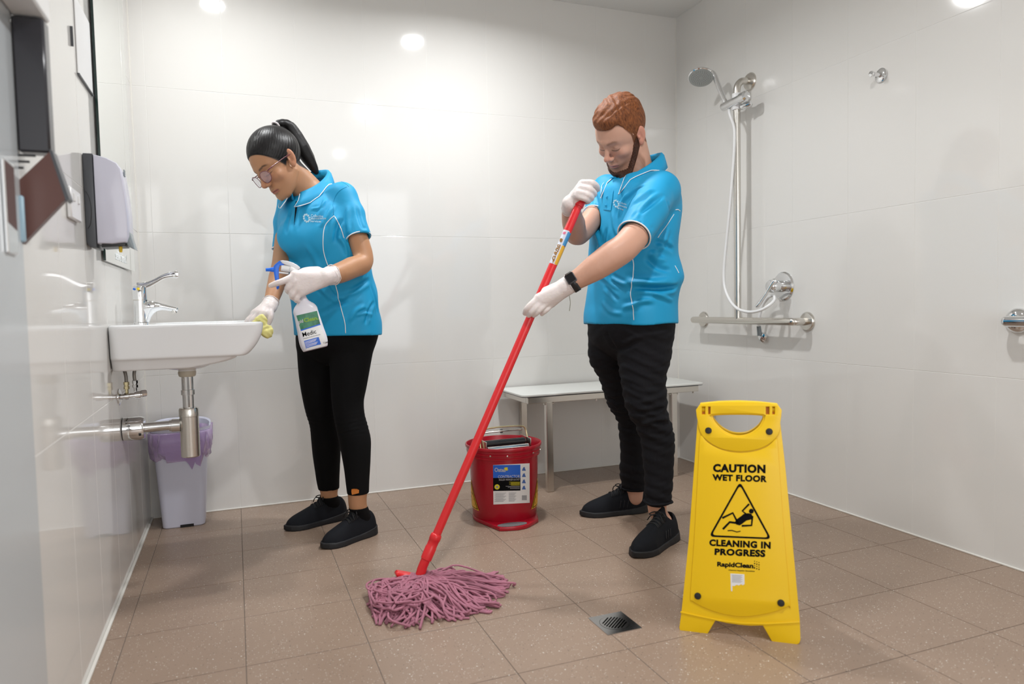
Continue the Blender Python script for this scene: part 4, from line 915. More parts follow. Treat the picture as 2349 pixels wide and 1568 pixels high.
handL = dict(palm=[(ay(745, 635, -.845), ay(677, 632, -.885), .022, .0185, None, None), (ay(742, 638, -.845), ay(674, 646, -.89), .021, .018, None, None), (ay(742, 642, -.845), ay(680, 660, -.888), .020, .0175, None, None), (ay(740, 646, -.845), ay(690, 670, -.882), .019, .016, None, None), (ay(732, 626, -.845), ay(694, 628, -.868), .018, .016, None, None)],
    fingers=[(A((677, 633, -.888), (648, 645, -.900), (633, 650, -.898), (621, 654.5, -.892)), [.0125, .0105, .0098, .0080]), (A((674, 645, -.893), (660, 661, -.895), (665, 669, -.872), (678, 664, -.838)), [.0125, .0112, .0105, .009]),
             (A((680, 658, -.890), (670, 677, -.893), (676, 682, -.868), (688, 674, -.838)), [.012, .0108, .0100, .0085]), (A((689, 668, -.884), (680, 686, -.886), (685, 689, -.866), (693, 681, -.840)), [.0108, .0096, .009, .0075]),
             (A((728, 622, -.84), (706, 621, -.848), (690, 625, -.842), (680, 637, -.832)), [.017, .0135, .0115, .0095])])
handR = dict(palm=[(ay(619, 700, -.68), ay(600, 718, -.712), .0205, .0175, None, None), (ay(619, 700, -.68), ay(592, 717, -.698), .0200, .0170, None, None), (ay(617, 700, -.68), ay(585, 719, -.682), .0185, .0155, None, None), (ay(621, 702, -.68), ay(607, 720, -.722), .018, .015, None, None)],
    fingers=[(A((603, 722, -.722), (592, 735, -.735), (585, 747, -.735)), [.0110, .0098, .008]), (A((594, 720, -.712), (580, 734, -.716), (573, 748, -.712)), [.0110, .0098, .0082]), (A((587, 720, -.698), (573, 733, -.700), (567, 746, -.697)), [.0105, .0092, .0078]),
             (A((582, 722, -.682), (569, 733, -.684), (563, 743, -.682)), [.0095, .0085, .007]), (A((618, 708, -.70), (620, 726, -.725), (613, 747, -.735)), [.0150, .0120, .0085])])
fl_ = [(775, 683, 765), (800, 683, 770), (830, 684.5, 769), (860, 687, 768), (911, 695, 768), (943, 702, 770), (973, 711, 774), (1008, 715, 780), (1040, 718, 780.5), (1075, 723, 779), (1105, 727.5, 778), (1121, 731, 778)]
nl_ = [(775, 757, 859), (800, 756, 856), (834, 757, 850), (890, 760, 840), (922, 762, 834), (951, 766, 836), (981, 772, 844), (1008, 778, 850), (1040, 784, 850), (1075, 790, 848.5), (1100, 793, 847), (1131, 796.7, 846)]
FL, NL = leg_rows(fl_, (-.45, -.365)), leg_rows(nl_, (-.55, -.625)); HP = [lv(735, 690, 858, -.515, .70, AW), lv(758, 684, 864, -.51, .72, AW), lv(780, 684, 861, -.505, .74, AW), lv(800, 688, 852, -.505, .66, AW), lv(822, 712, 830, -.505, .62, AW), lv(836, 740, 800, -.505, .6, AW)]
anF, anN = ay(755.5, 1140, -.37), ay(821, 1160, -.625)
shoeF = ((.515, -.425), (.768, -.335)); shoeN = ((.625, -.705), (.842, -.585))
# body: one continuous skin
lo, hi = (.30, -1.0, .015), (1.02, -.22, 1.66); hb = HW.box(.165)
gx = axis_grid(lo[0], hi[0], .008, [(hb[0][0], hb[1][0], .0024), (.36, .60, .0035)]); gy = axis_grid(lo[1], hi[1], .008, [(hb[0][1] + .03, hb[1][1], .0024), (-.93, -.70, .0035)]); gz = axis_grid(lo[2], hi[2], .009, [(hb[0][2], hb[1][2], .0024), (.80, 1.0, .0035)])
f = Field(None, None, grids=(gx, gy, gz)); HW.build(f, False)
f.cap(HW.w(0, -.026, -.045), nbW + (0, 0, -.02), .047, .052, .018); f.cap(HW.w(0, -.008, -.062), nbW + FW * .02 + (0, 0, -.04), .034, .043, .014)
f.loft(grow(T_[1:-1], -.026), .03); f.cap(nbW + (0, 0, -.05), shL[0], .045, .036, .03); f.cap(nbW + (0, 0, -.05), shR[0], .045, .034, .03)
f.chain(*armL, k=.018); f.chain(*armR, k=.018); hand(f, handL, -.0022); hand(f, handR, -.0022)
f.loft(grow(HP, -.012), .02); f.loft(grow(FL, -.007), .02); f.loft(grow(NL, -.007), .02)
for an, sh in ((anF, shoeF), (anN, shoeN)):
    tt_ = np.array((*sh[0], .03)); hh_ = np.array((*sh[1], .03)); f.chain([an + (0, 0, .06), an, hh_ * .76 + tt_ * .24 + (0, 0, .030), hh_ * .50 + tt_ * .50 + (0, 0, .004), hh_ * .22 + tt_ * .78 + (0, 0, -.008)], [.036, .0335, .0265, .0175, .010], .010)
M['skinW'] = M['skin']
bo = f.build('body', M['skin'], t, 1); paint(bo.data, face_tint(HW, (.44, .225, .118), (.36, .11, .09), (.022, .014, .012), (.52, .22, .13), False, zlW, (.012, .010, .010))); del f
# polo shirt
f = Field((.42, -.80, .74), (.98, -.30, 1.42), .0042); f.loft(T_, .02)
f.cap(nbW + (0, 0, -.055), shL[0] + (0, 0, -.002), .052, .047, .03); f.cap(nbW + (0, 0, -.055), shR[0], .050, .043, .03)
f.cap(shL[0], shL[1], .048, .046, .02); fcyl(f, shL[1], shL[2], .047, .0455, .012); f.cap(shR[0], shR[1], .044, .042, .02); fcyl(f, shR[1], shR[2], .042, .0415, .012)
f.ell(ay(676, 545, -.585), (.062, .050, .062), None, .035); f.ell(ay(730, 548, -.625), (.060, .052, .060), None, .035)
f.cap(nbW + (0, 0, -.02), nbW + (0, 0, .10), .046, .06, .008, 's'); f.bump(wrap((24, 9, 17, .0030)))
for e in (1,): f.cap(shL[2], shL[2] + unit(shL[2] - shL[1]) * .05, .0385, .0385, .002, 's'); f.cap(shR[2], shR[2] + unit(shR[2] - shR[1]) * .05, .0355, .0355, .002, 's')
me = f.mesh('polo_shirt', 2); sf = Surf(me)
crease(me, [(sf.path(p, 5), a * 1.5, w * .85) for p, a, w in (
    ([(765, 470), (748, 500), (735, 522)], .0045, .009), ([(745, 450), (738, 480), (722, 505)], .003, .008), ([(785, 500), (772, 525), (768, 560)], -.006, .010), ([(800, 470), (797, 510), (806, 545)], .0035, .009), ([(818, 470), (826, 505), (838, 535)], -.003, .008),
    ([(840, 700), (815, 715), (800, 740)], .004, .010), ([(858, 690), (846, 715), (838, 745)], -.004, .008), ([(760, 690), (790, 680), (825, 660)], .0035, .012), ([(735, 720), (770, 700), (800, 690)], -.003, .010), ([(700, 640), (735, 660), (760, 690)], .003, .010),
    ([(848, 640), (825, 655), (800, 672)], -.005, .010), ([(652, 590), (670, 605), (690, 612)], .003, .008), ([(668, 480), (660, 510), (655, 540)], -.003, .008), ([(690, 475), (684, 500), (676, 530)], .0025, .007), ([(850, 650), (862, 690), (866, 720)], -.003, .007), ([(790, 560), (808, 600), (800, 640)], -.004, .012), ([(750, 455), (735, 475), (712, 480)], .003, .006), ([(776, 540), (790, 560), (800, 590)], .005, .009), ([(660, 620), (690, 650), (700, 665)], -.003, .009), ([(745, 640), (760, 670), (790, 700)], -.003, .009), ([(700, 560), (720, 590), (735, 625)], .0025, .012), ([(815, 725), (835, 718), (855, 722)], .003, .007))])
sho = link('polo_shirt', me, M['cyan'], t, True); sf = Surf(me)
sleeve_ring(sf, shL[2], shL[2] - shL[1], .0462, M['white'], sho); sleeve_ring(sf, shR[2], shR[2] - shR[1], .0422, M['white'], sho)
piping('side_piping', sf, [(767, 495), (757, 503), (745, 518), (741, 546), (742, 575), (749, 600), (757, 620), (770, 654), (784, 712), (791, 739), (793, 764)], M['white'], sho)
piping('side_piping', sf, [(768, 497), (774, 508), (781, 521), (789, 546)], M['white'], sho); piping('shoulder_seam', sf, [(742, 408), (765, 410), (790, 420), (800, 428)], M['cyan'], sho, .0009); piping('armhole_seam', sf, [(796, 428), (780, 436), (769, 450), (764, 470), (766, 494)], M['cyan'], sho, .0010)
polo_collar(nbW, FW, sho, .060, .072, -.040, (.050, .060), math.radians(17), .020, 1.0, sf)
shape_px('placket_slit', sf, [(679, 462), (683.5, 462), (680, 488), (675, 514), (674.5, 513), (677, 485)], M['ink'], sho, .0012, 3)
piping('placket_edge', sf, [(684, 463), (681, 488), (676, 515)], M['cyan'], sho, .0012)
em = [(704 + 6.0 * math.cos(a) + 2.2 * math.sin(a), 500.5 + 8.3 * math.sin(a) - 1.0 * math.cos(a)) for a in np.linspace(0, 2 * math.pi, 10, endpoint=False)]
lg = MB()
for k, (u, v) in enumerate(em):
    h = sf.hit(u, v, .0008)
    if h is not None: lg.lathe([(.0, .0008), (.0042, .0006), (.0042, 0)], h, ray(704, 500) * -1, n=8)
lg.build('emblem', M['print'], sho)
for s_, q in (('Collective', [(713.5, 491), (742, 493), (741.5, 499), (713, 498)]), ('Maintenance', [(713, 498.5), (749, 497.5), (747, 503), (713, 504)]), ('Services', [(712, 504), (738, 505), (737, 510.5), (711.5, 509.5)])): print_px('lettering', sf, s_, q, M['print'], sho, bold=.03)
# leggings, socks, shoes
f = Field((.55, -.76, .09), (1.0, -.26, .84), .0045); f.loft(HP, .02); f.loft(FL, .012); f.loft(NL, .012)
f.bump(lambda X, Y, Z: .0016 * np.exp(-((Z - .43) / .05) ** 2) * np.sin(Z * 420 + 3 * np.sin(X * 30)) * np.ones_like(X + Y + Z))
lg_ = f.build('leggings', M['leggings'], t, 2); sf = Surf(lg_.data)
shape_px('orange_patch', sf, [(807.5, 1121), (812, 1120), (819, 1120.5), (823.5, 1123), (823, 1130), (818, 1137), (814, 1138), (808.5, 1134), (807, 1127)], mat('orange_patch', (.55, .17, .02), .6), lg_, .0032)
for an, vt, y, sh in ((anF, 1136.5, -.37, shoeF), (anN, 1163, -.625, shoeN)):
    zt = ay(755 if y > -.5 else 820, vt, y)[2]; tt_ = np.array((*sh[0], .03)); hh_ = np.array((*sh[1], .03)); f = Field(np.minimum(an, hh_) - .07, np.maximum(an, hh_) + .07, .003)
    f.chain([an + (0, 0, .06), an, hh_ * .76 + tt_ * .24 + (0, 0, .030), hh_ * .50 + tt_ * .50 + (0, 0, .004)], [.0378, .0355, .0290, .020], .010); f.cut((0, 0, zt), (0, 0, 1)); f.bump(lambda X, Y, Z: .0005 * np.sin(Z * 900) * np.ones_like(X + Y + Z)); f.build('sock', M['sock'], t, 1)
shoe('shoe', *shoeF, t, .92, .098); shoe('shoe', *shoeN, t, .92, .098)
# gloves
f = Field((.36, -1.0, .78), (.80, -.78, 1.02), .0024); wd = unit(armL[0][-2] - armL[0][-1]); hand(f, handL); wrist_sleeve(f, armL[0][-1], wd, .0285, .0345, .030); gl = f.build('glove', M['glove'], t, 1); cuff_rim(armL[0][-1] + wd * .030, wd, .0345, gl, 3)
f = Field((.34, -.80, .78), (.56, -.60, .96), .0024); wd = unit(armR[0][-2] - armR[0][-1]); hand(f, handR); wrist_sleeve(f, armR[0][-1], wd, .0245, .0275, .018); gr_ = f.build('glove', M['glove'], t, 1); cuff_rim(armR[0][-1] + wd * .018, wd, .0275, gr_, 4)
# hair
M['hairW'] = hair_mat('black_hair', (.0025, .0022, .0026), (.012, .0105, .011), .36); hd = HW
f = Field(*HW.box(.20), .0026)
def capw(X, Y, Z):
    x, y, z = HW.locg(X, Y, Z); k0 = np.sqrt((x / .0765) ** 2 + ((y + .014) / .105) ** 2 + ((z - .047) / .0945) ** 2); d = (k0 - 1) * .08
    an = np.arctan2(x, (y + .075) * .6 + (z - .12)); gr = .0005 * np.sin(an * 46 + 3 * y * 20)
    return np.maximum(d + gr, (zlW(np.abs(x), y) - z) * .8)
f.op(capw, *HW.box(.15), .003); hr = f.build('hair', M['hairW'], t, 1); q_ = HW.loc(verts(hr.data)); tie = HW.loc(A((632, 285, -.495)))[0]; dq = q_ - tie; an_ = np.arctan2(q_[:, 0], -(dq[:, 1] * .35 - dq[:, 2])); flow(hr.data, np.stack([np.arctan2(q_[:, 0], dq[:, 1] + .12) * 60, np.arctan2(dq[:, 1] + .02, -dq[:, 2] + .05) * 40, np.linalg.norm(dq, axis=1) * 12], 1))
pony = A((631, 289, -.50), (635, 284, -.495), (650, 283, -.48), (665, 292, -.467), (678, 314, -.460), (692, 339, -.458), (706, 362, -.455), (718, 382, -.455), (726, 395, -.455)); pr_ = [.010, .0115, .0165, .0225, .0285, .0300, .0260, .0180, .009]
f = Field(pony.min(0) - .04, pony.max(0) + .04, .0028); f.chain(pony, pr_, .012)
f.bump(lambda X, Y, Z: .0006 * np.sin(300 * (X * .82 + Z * .57) + 160 * Y) * np.ones_like(X + Y + Z)); pn_ = f.build('ponytail', M['hairW'], hr, 1); v_ = verts(pn_.data); flow(pn_.data, np.stack([(v_[:, 0] * .82 + v_[:, 2] * .57) * 700, v_[:, 1] * 700, (v_[:, 0] * .57 - v_[:, 2] * .82) * 14], 1))
c_ = pony[0] * .6 + pony[1] * .4; a_ = unit(pony[1] - pony[0]); R_ = frame(a_); MB().tube([c_ + R_ @ np.array((.0135 * math.cos(q), .0135 * math.sin(q), 0)) for q in np.linspace(0, 2 * math.pi, 20, endpoint=False)], .0038, 8, closed=True).build('hair_tie', mat('pale_hair_tie', (.75, .68, .68), .6), hr, True)
# glasses
M['frame'] = mat('rose_tortoise_frame', (.16, .045, .055), .2, var=(160, .6)); M['lens'] = mat('rose_tinted_lens', (.80, .66, .78), .05, trans=.55, alpha=.55)
gz = None
for g in (-1, 1):
    L_ = [HW.w(g * (.0335 + .0245 * math.copysign(abs(math.cos(a)) ** .85, math.cos(a))), .1075 - .010 * (abs(math.cos(a)) if math.cos(a) > 0 else 0) - .0, -.003 + .0205 * math.sin(a) * (1.0 if math.sin(a) > 0 else 1.08)) for a in np.linspace(0, 2 * math.pi, 36, endpoint=False)]
    b = MB().tube(L_, .0013, 8, closed=True)
    if gz is None: b.tube(spline([HW.w(-.010, .108, .006), HW.w(0, .1125, .010), HW.w(.010, .108, .006)], 5), .0013, 8)
    tp = [HW.w(g * .058, .098, .010), HW.w(g * .069, .088, .0125), HW.w(g * .0735, .05, .013), HW.w(g * .0765, .010, .0125), HW.w(g * .0785, -.010, .010)]
    o = b.build('glasses_frame', M['frame'], t, True) ; gz = gz or o
    MB().tube(spline(tp, 6), [.0022] * 8 + [.0016] * 17, 8).build('temple_arm', M['frame'], o, True)
    n_ = len(L_); MB().add(L_ + [HW.w(g * .0335, .1085, -.003)], [(i, (i + 1) % n_, n_) for i in range(n_)]).build('lens', M['lens'], o, True)
del f

# ================================================================== the man with the mop
t = thing('person', 'bearded red-haired man in a cyan polo shirt and black jeans mopping the floor', 'person', (1.77, -.97, 0))
AM = math.radians(-77.7); FM = np.array((-.977, -.213, 0))
Rm = np.stack([-unit((.358, -.916, -.185)), unit((-.76, -.172, -.633)), (0, 0, 0)], 1); Rm[:, 1] = unit(Rm[:, 1] - Rm[:, 0] * (Rm[:, 0] @ Rm[:, 1])); Rm[:, 2] = np.cross(Rm[:, 0], Rm[:, 1])
SM = 1.03; ear = ay(1471, 309, -1.06); HM = Head(ear - Rm @ (np.array((-.079, -.010, 0)) * SM), Rm, SM)
tor = [(742, 1342, 1547, -1.0), (720, 1343, 1547, -1.0), (695, 1347, 1548, -1.0), (665, 1350, 1554, -1.0), (642, 1352, 1561, -1.0), (618, 1353, 1556, -1.0), (590, 1353, 1549, -1.0), (555, 1353, 1550, -1.0), (520, 1354, 1553, -1.0), (480, 1357, 1556, -1.0), (450, 1362, 1552, -1.0), (425, 1375, 1540, -1.0), (408, 1400, 1520, -1.0)]
T_ = [lv(v, a, b, y, .70, AM, 2.3) for v, a, b, y in tor]
shL = [ay(1514, 436, -1.155), ay(1489, 484, -1.24), ay(1454, 540, -1.30)]; shR = [ay(1394, 436, -.83), ay(1378, 470, -.88), ay(1364, 497, -.93)]
nbM = ay(1468, 402, -1.0)
armL = (A((1514, 438, -1.155), (1484, 500, -1.25), (1440, 560, -1.315), (1405, 586, -1.32), (1368, 612, -1.305), (1335, 634, -1.285), (1304, 653, -1.265)), [.052, .050, .0465, .0475, .043, .034, .0275])
armR = (A((1394, 438, -.83), (1366, 490, -.92), (1327, 538, -1.0), (1316, 512, -1.07), (1311, 490, -1.12), (1309, 471, -1.165)), [.040, .0405, .0385, .0405, .034, .0265])
YSK = -1.20; stick = lambda v: ay(1330 + (v - 465) * (965 - 1330) / (1310 - 465), v, YSK)
handLm = dict(palm=[(ay(1300, 656, -1.262), ay(1236, 684, -1.235), .0225, .0165, None, None), (ay(1300, 657, -1.262), ay(1244, 690, -1.238), .0220, .0165, None, None), (ay(1300, 658, -1.262), ay(1254, 693, -1.238), .0215, .016, None, None), (ay(1301, 660, -1.262), ay(1265, 695, -1.235), .0205, .015, None, None), (ay(1297, 652, -1.255), ay(1252, 668, -1.23), .019, .015, None, None)],
    fingers=[(A((1234, 684, -1.236), (1218, 698, -1.236), (1208, 709, -1.228), (1204, 718, -1.215)), [.0112, .0102, .0095, .008]), (A((1244, 690, -1.24), (1228, 706, -1.240), (1219, 716, -1.234), (1213, 723, -1.222)), [.0115, .0105, .0098, .0082]),
             (A((1254, 693, -1.24), (1240, 708, -1.242), (1231, 717, -1.236), (1225, 723, -1.226)), [.0112, .0100, .0095, .008]), (A((1265, 696, -1.236), (1256, 708, -1.240), (1248, 715, -1.236), (1243, 720, -1.228)), [.0098, .0088, .0082, .007]),
             (A((1288, 662, -1.245), (1264, 664, -1.205), (1246, 674, -1.175), (1234, 690, -1.168)), [.0175, .0140, .0118, .0095])])
handRm = dict(palm=[(ay(1309, 472, -1.165), ay(1337, 424, -1.205), .0235, .018, None, None), (ay(1309, 472, -1.165), ay(1330, 436, -1.21), .0225, .018, None, None), (ay(1310, 474, -1.165), ay(1326, 447, -1.212), .021, .016, None, None)],
    fingers=[(A((1338, 420, -1.215), (1358, 420, -1.235), (1370, 430, -1.215), (1364, 439, -1.19)), [.0125, .0115, .0100, .0085]), (A((1334, 431, -1.22), (1352, 434, -1.240), (1363, 444, -1.222), (1357, 451, -1.195)), [.0125, .0118, .0105, .0085]),
             (A((1329, 442, -1.222), (1347, 446, -1.240), (1357, 454, -1.224), (1351, 459, -1.20)), [.0120, .0112, .0100, .0085]), (A((1325, 450, -1.218), (1341, 455, -1.236), (1350, 461, -1.222), (1345, 464, -1.20)), [.0108, .0100, .009, .0075]),
             (A((1318, 448, -1.17), (1336, 428, -1.165), (1354, 424, -1.175), (1371, 434, -1.195)), [.018, .0145, .0120, .0092])])
fl_ = [(770, 1352, 1430), (808, 1349, 1432), (832, 1354, 1436), (864, 1373, 1444), (902, 1386, 1452), (932, 1397, 1462), (961, 1415, 1472), (994, 1420, 1476), (1046, 1423.5, 1480), (1079, 1421.5, 1482), (1100, 1424, 1482), (1123, 1428, 1481)]
nl_ = [(770, 1408, 1542), (803, 1414, 1540), (826, 1418, 1537), (853, 1422, 1529), (882, 1427, 1526.5), (911, 1431, 1529), (946, 1441, 1530), (973, 1456, 1539), (1005, 1469, 1546), (1058, 1475, 1545), (1082, 1478, 1544), (1128, 1479, 1541), (1156, 1482, 1537)]
FL, NL = leg_rows(fl_, (-.90, -.80)), leg_rows(nl_, (-1.06, -1.135)); HP = [lv(700, 1358, 1536, -1.0, .70, AM), lv(722, 1350, 1543, -1.0, .72, AM), lv(750, 1350, 1542, -1.0, .76, AM), lv(785, 1356, 1532, -.99, .70, AM), lv(808, 1380, 1505, -.99, .62, AM), lv(824, 1410, 1470, -.99, .6, AM)]
anF, anN = ay(1456, 1140, -.80), ay(1508, 1172, -1.135)
shoeF = ((1.655, -.745), (1.945, -.79)); shoeN = ((1.600, -1.255), (1.858, -1.115))
lo, hi = (1.28, -1.46, .015), (2.10, -.70, 1.70); hb = HM.box(.165)
def neckM(f): f.cap(HM.w(0, -.034, -.035), nbM + (0, 0, -.03), .056, .060, .014); f.cap(HM.w(0, -.018, -.062), nbM + FM * .02 + (0, 0, -.06), .044, .056, .012)
gx = axis_grid(lo[0], hi[0], .009, [(hb[0][0], hb[1][0], .0025), (1.34, 1.52, .0038)]); gy = axis_grid(lo[1], hi[1], .009, [(hb[0][1], hb[1][1], .0025), (-1.29, -1.16, .0038)]); gz = axis_grid(lo[2], hi[2], .009, [(hb[0][2], hb[1][2], .0025), (.80, .94, .0038), (1.2, 1.3, .0038)])
f = Field(None, None, grids=(gx, gy, gz)); HM.build(f, True)
neckM(f)
f.loft(grow(T_[1:-1], -.034), .03); f.cap(nbM + (0, 0, -.06), shL[0], .055, .045, .03); f.cap(nbM + (0, 0, -.06), shR[0], .055, .045, .03)
f.chain(*armL, k=.02); f.chain(*armR, k=.02); hand(f, handLm, -.0022); hand(f, handRm, -.0022)
f.loft(grow(HP, -.014), .02); f.loft(grow(FL, -.012), .02); f.loft(grow(NL, -.012), .02)
for an, sh in ((anF, shoeF), (anN, shoeN)):
    tt_ = np.array((*sh[0], .03)); hh_ = np.array((*sh[1], .03)); f.chain([an + (0, 0, .07), an, hh_ * .76 + tt_ * .24 + (0, 0, .032), hh_ * .50 + tt_ * .50 + (0, 0, .006), hh_ * .22 + tt_ * .78 + (0, 0, -.008)], [.036, .0325, .0270, .0185, .011], .010)
bo = f.build('body', M['skin'], t, 1); paint(bo.data, face_tint(HM, (.56, .315, .225), (.46, .17, .145), (.20, .085, .04), (.62, .24, .17), True, zlM, (.16, .055, .02))); del f
# shirt
f = Field((1.44, -1.40, .76), (2.06, -.70, 1.46), .0046); f.loft(T_, .02)
f.cap(nbM + (0, 0, -.07), shL[0] + (0, 0, -.004), .062, .064, .035); f.cap(nbM + (0, 0, -.07), shR[0], .060, .056, .035)
f.cap(shL[0], shL[1], .066, .062, .025); fcyl(f, shL[1], shL[2], .062, .0555, .012); f.cap(shR[0], shR[1], .057, .051, .02); fcyl(f, shR[1], shR[2], .051, .0475, .012)
f.cap(nbM + (0, 0, -.03), nbM + (0, 0, .10), .055, .07, .010, 's'); f.cap(nbM + FM * .05 + (0, 0, -.045), nbM + FM * .09 + (0, 0, .02), .022, .045, .010, 's'); f.bump(wrap((20, 8, 15, .0036)))
f.cap(shL[2], shL[2] + unit(shL[2] - shL[1]) * .05, .0490, .0490, .002, 's'); f.cap(shR[2], shR[2] + unit(shR[2] - shR[1]) * .05, .0415, .0415, .002, 's')
sv = ay(1521, 735, -1.12); f.cap(ay(1521, 752, -1.12), ay(1515, 712, -1.12), .016, .001, .002, 's')
me = f.mesh('polo_shirt', 2); sf = Surf(me)
crease(me, [(sf.path(p, 5), a * 1.5, w * .85) for p, a, w in (
    ([(1556, 655), (1530, 662), (1490, 660), (1450, 655)], -.011, .011), ([(1548, 640), (1510, 646), (1470, 650), (1430, 645)], .008, .014), ([(1440, 655), (1415, 645), (1400, 635)], .005, .008), ([(1505, 690), (1475, 690), (1452, 700), (1425, 706)], .006, .011), ([(1530, 600), (1505, 590), (1490, 575)], .006, .013),
    ([(1480, 590), (1510, 615), (1540, 620)], -.006, .011), ([(1545, 575), (1525, 560), (1500, 552)], -.005, .010), ([(1500, 432), (1470, 452), (1440, 480)], .0045, .011), ([(1525, 445), (1490, 470), (1450, 500)], -.004, .010), ([(1480, 425), (1455, 440), (1432, 470)], -.004, .009),
    ([(1368, 490), (1372, 530), (1378, 580)], .005, .011), ([(1392, 520), (1386, 560), (1380, 600)], -.004, .010), ([(1405, 480), (1410, 520), (1420, 545)], .003, .010), ([(1360, 620), (1390, 640), (1420, 665)], .0035, .010), ([(1530, 460), (1535, 500), (1520, 540)], -.003, .011), ([(1366, 440), (1372, 470), (1376, 500)], -.004, .009), ([(1545, 690), (1520, 680), (1495, 672)], .004, .009), ([(1500, 450), (1475, 475), (1455, 505)], .004, .008), ([(1440, 440), (1425, 465), (1418, 500)], .0035, .007), ([(1485, 560), (1478, 590), (1485, 620)], .005, .009), ([(1420, 690), (1400, 670), (1385, 655)], -.004, .008), ([(1380, 690), (1400, 715), (1430, 720)], .003, .009), ([(1535, 520), (1520, 560), (1490, 590)], .004, .012), ([(1372, 560), (1368, 600), (1362, 640)], .004, .009), ([(1500, 520), (1470, 530), (1440, 515)], -.003, .008))])
sho = link('polo_shirt', me, M['cyan'], t, True); sf = Surf(me)
sleeve_ring(sf, shL[2], shL[2] - shL[1], .0562, M['white'], sho, .0024); sleeve_ring(sf, shR[2], shR[2] - shR[1], .0482, M['white'], sho, .0022)
piping('side_piping', sf, [(1449, 584), (1454, 609), (1450, 648), (1446.5, 675), (1452, 705), (1454, 734)], M['white'], sho)
piping('sleeve_seam_piping', sf, [(1546, 491), (1537, 505), (1527, 520), (1516, 534), (1509, 545)], M['white'], sho, .0013); piping('shoulder_piping', sf, [(1549, 481), (1555, 480.5), (1560, 484)], M['white'], sho)
piping('back_piping', sf, [(1548, 609), (1553, 618), (1557, 626)], M['white'], sho, .0014)
polo_collar(nbM, FM, sho, .072, .085, -.028, (.052, .066), math.radians(24), .022, 1.0, sf)
shape_px('placket', sf, [(1397, 440), (1408, 436), (1402, 483), (1384, 480)], M['cyan'], sho, .0022, 5)
for u, v in ((1394.5, 453), (1392, 472)):
    h = sf.hit(u, v, .0026); b = MB().lathe([(0, .0015), (.0045, .0013), (.0055, 0)], h, -ray(u, v), n=14).build('button', M['cyan'], sho, 'auto')
lg = MB()
for a in np.linspace(0, 2 * math.pi, 9, endpoint=False):
    h = sf.hit(1414.0 + 5.2 * math.cos(a) + 1.5 * math.sin(a), 467 + 7.5 * math.sin(a), .0008)
    if h is not None: lg.lathe([(0, .0008), (.0036, .0006), (.0036, 0)], h, -ray(1414, 467), n=8)
lg.build('emblem', M['print'], sho)
for s_, q in (('Collective', [(1421, 461), (1438, 466), (1437, 471), (1420, 466)]), ('Maintenance', [(1419, 467), (1439, 473), (1438, 478), (1418, 472)]), ('Services', [(1416, 473), (1431, 478), (1430, 483), (1415, 478)])): print_px('lettering', sf, s_, q, M['print'], sho, bold=.03)
# jeans
f = Field((1.45, -1.32, .07), (2.02, -.66, .86), .005); f.loft(HP, .02); f.loft(FL, .012); f.loft(NL, .012)
def wr_(X, Y, Z):
    k = np.exp(-((Z - .43) / .09) ** 2) + .55 * np.exp(-((Z - .60) / .09) ** 2) + .5 * np.exp(-((Z - .17) / .06) ** 2) + .3
    return k * (.0030 * np.sin(Z * 150 + 5 * np.sin(X * 17 + Y * 9) + 2 * np.sin(Y * 25)) + .0015 * np.sin(Z * 290 + 6 * np.sin(X * 21 - Y * 13)))
f.bump(wr_); me = f.mesh('jeans', 2); sf = Surf(me)
crease(me, [(sf.path(p, 5), a, w) for p, a, w in (([(1530, 905), (1500, 915), (1460, 925)], .005, .008), ([(1528, 930), (1495, 945), (1455, 945)], -.006, .008), ([(1535, 960), (1505, 962), (1465, 975)], .006, .009), ([(1440, 880), (1470, 895), (1500, 900)], .004, .008), ([(1415, 800), (1440, 795), (1470, 780)], -.004, .009),
    ([(1412, 800), (1400, 780), (1390, 760)], -.004, .009), ([(1390, 905), (1405, 925), (1425, 940)], .004, .008), ([(1460, 760), (1500, 765), (1535, 760)], .003, .007), ([(1425, 790), (1470, 770), (1530, 775)], .003, .008))])
jn = link('jeans', me, M['jeans'], t, True); sf = Surf(me)
shape_px('blue_pocket_lining', sf, [(1498, 727), (1512, 730), (1515, 732), (1514, 742), (1508, 737)], mat('blue_lining', (.05, .13, .40), .6), jn, .002, 2)
for rows, v0, y_ in ((FL, 1116, -.80), (NL, 1148, -1.135)):
    r0_ = rows[0]; R0 = sorted(rows)[0]; b = MB(); P_ = [(R0[1] + (R0[3] + .001) * math.cos(a), R0[2] + (R0[4] + .001) * math.sin(a), R0[0] + .012 + .0015 * math.sin(3 * a)) for a in np.linspace(0, 2 * math.pi, 36, endpoint=False)]
    b.tube(P_, .0105, 10, closed=True, flat=.35, up=(0, 0, 1)).build('rolled_hem', M['jeans'], jn, True)
shoe('shoe', *shoeF, t, 1.0, .105, three=1); shoe('shoe', *shoeN, t, 1.0, .105, three=1)
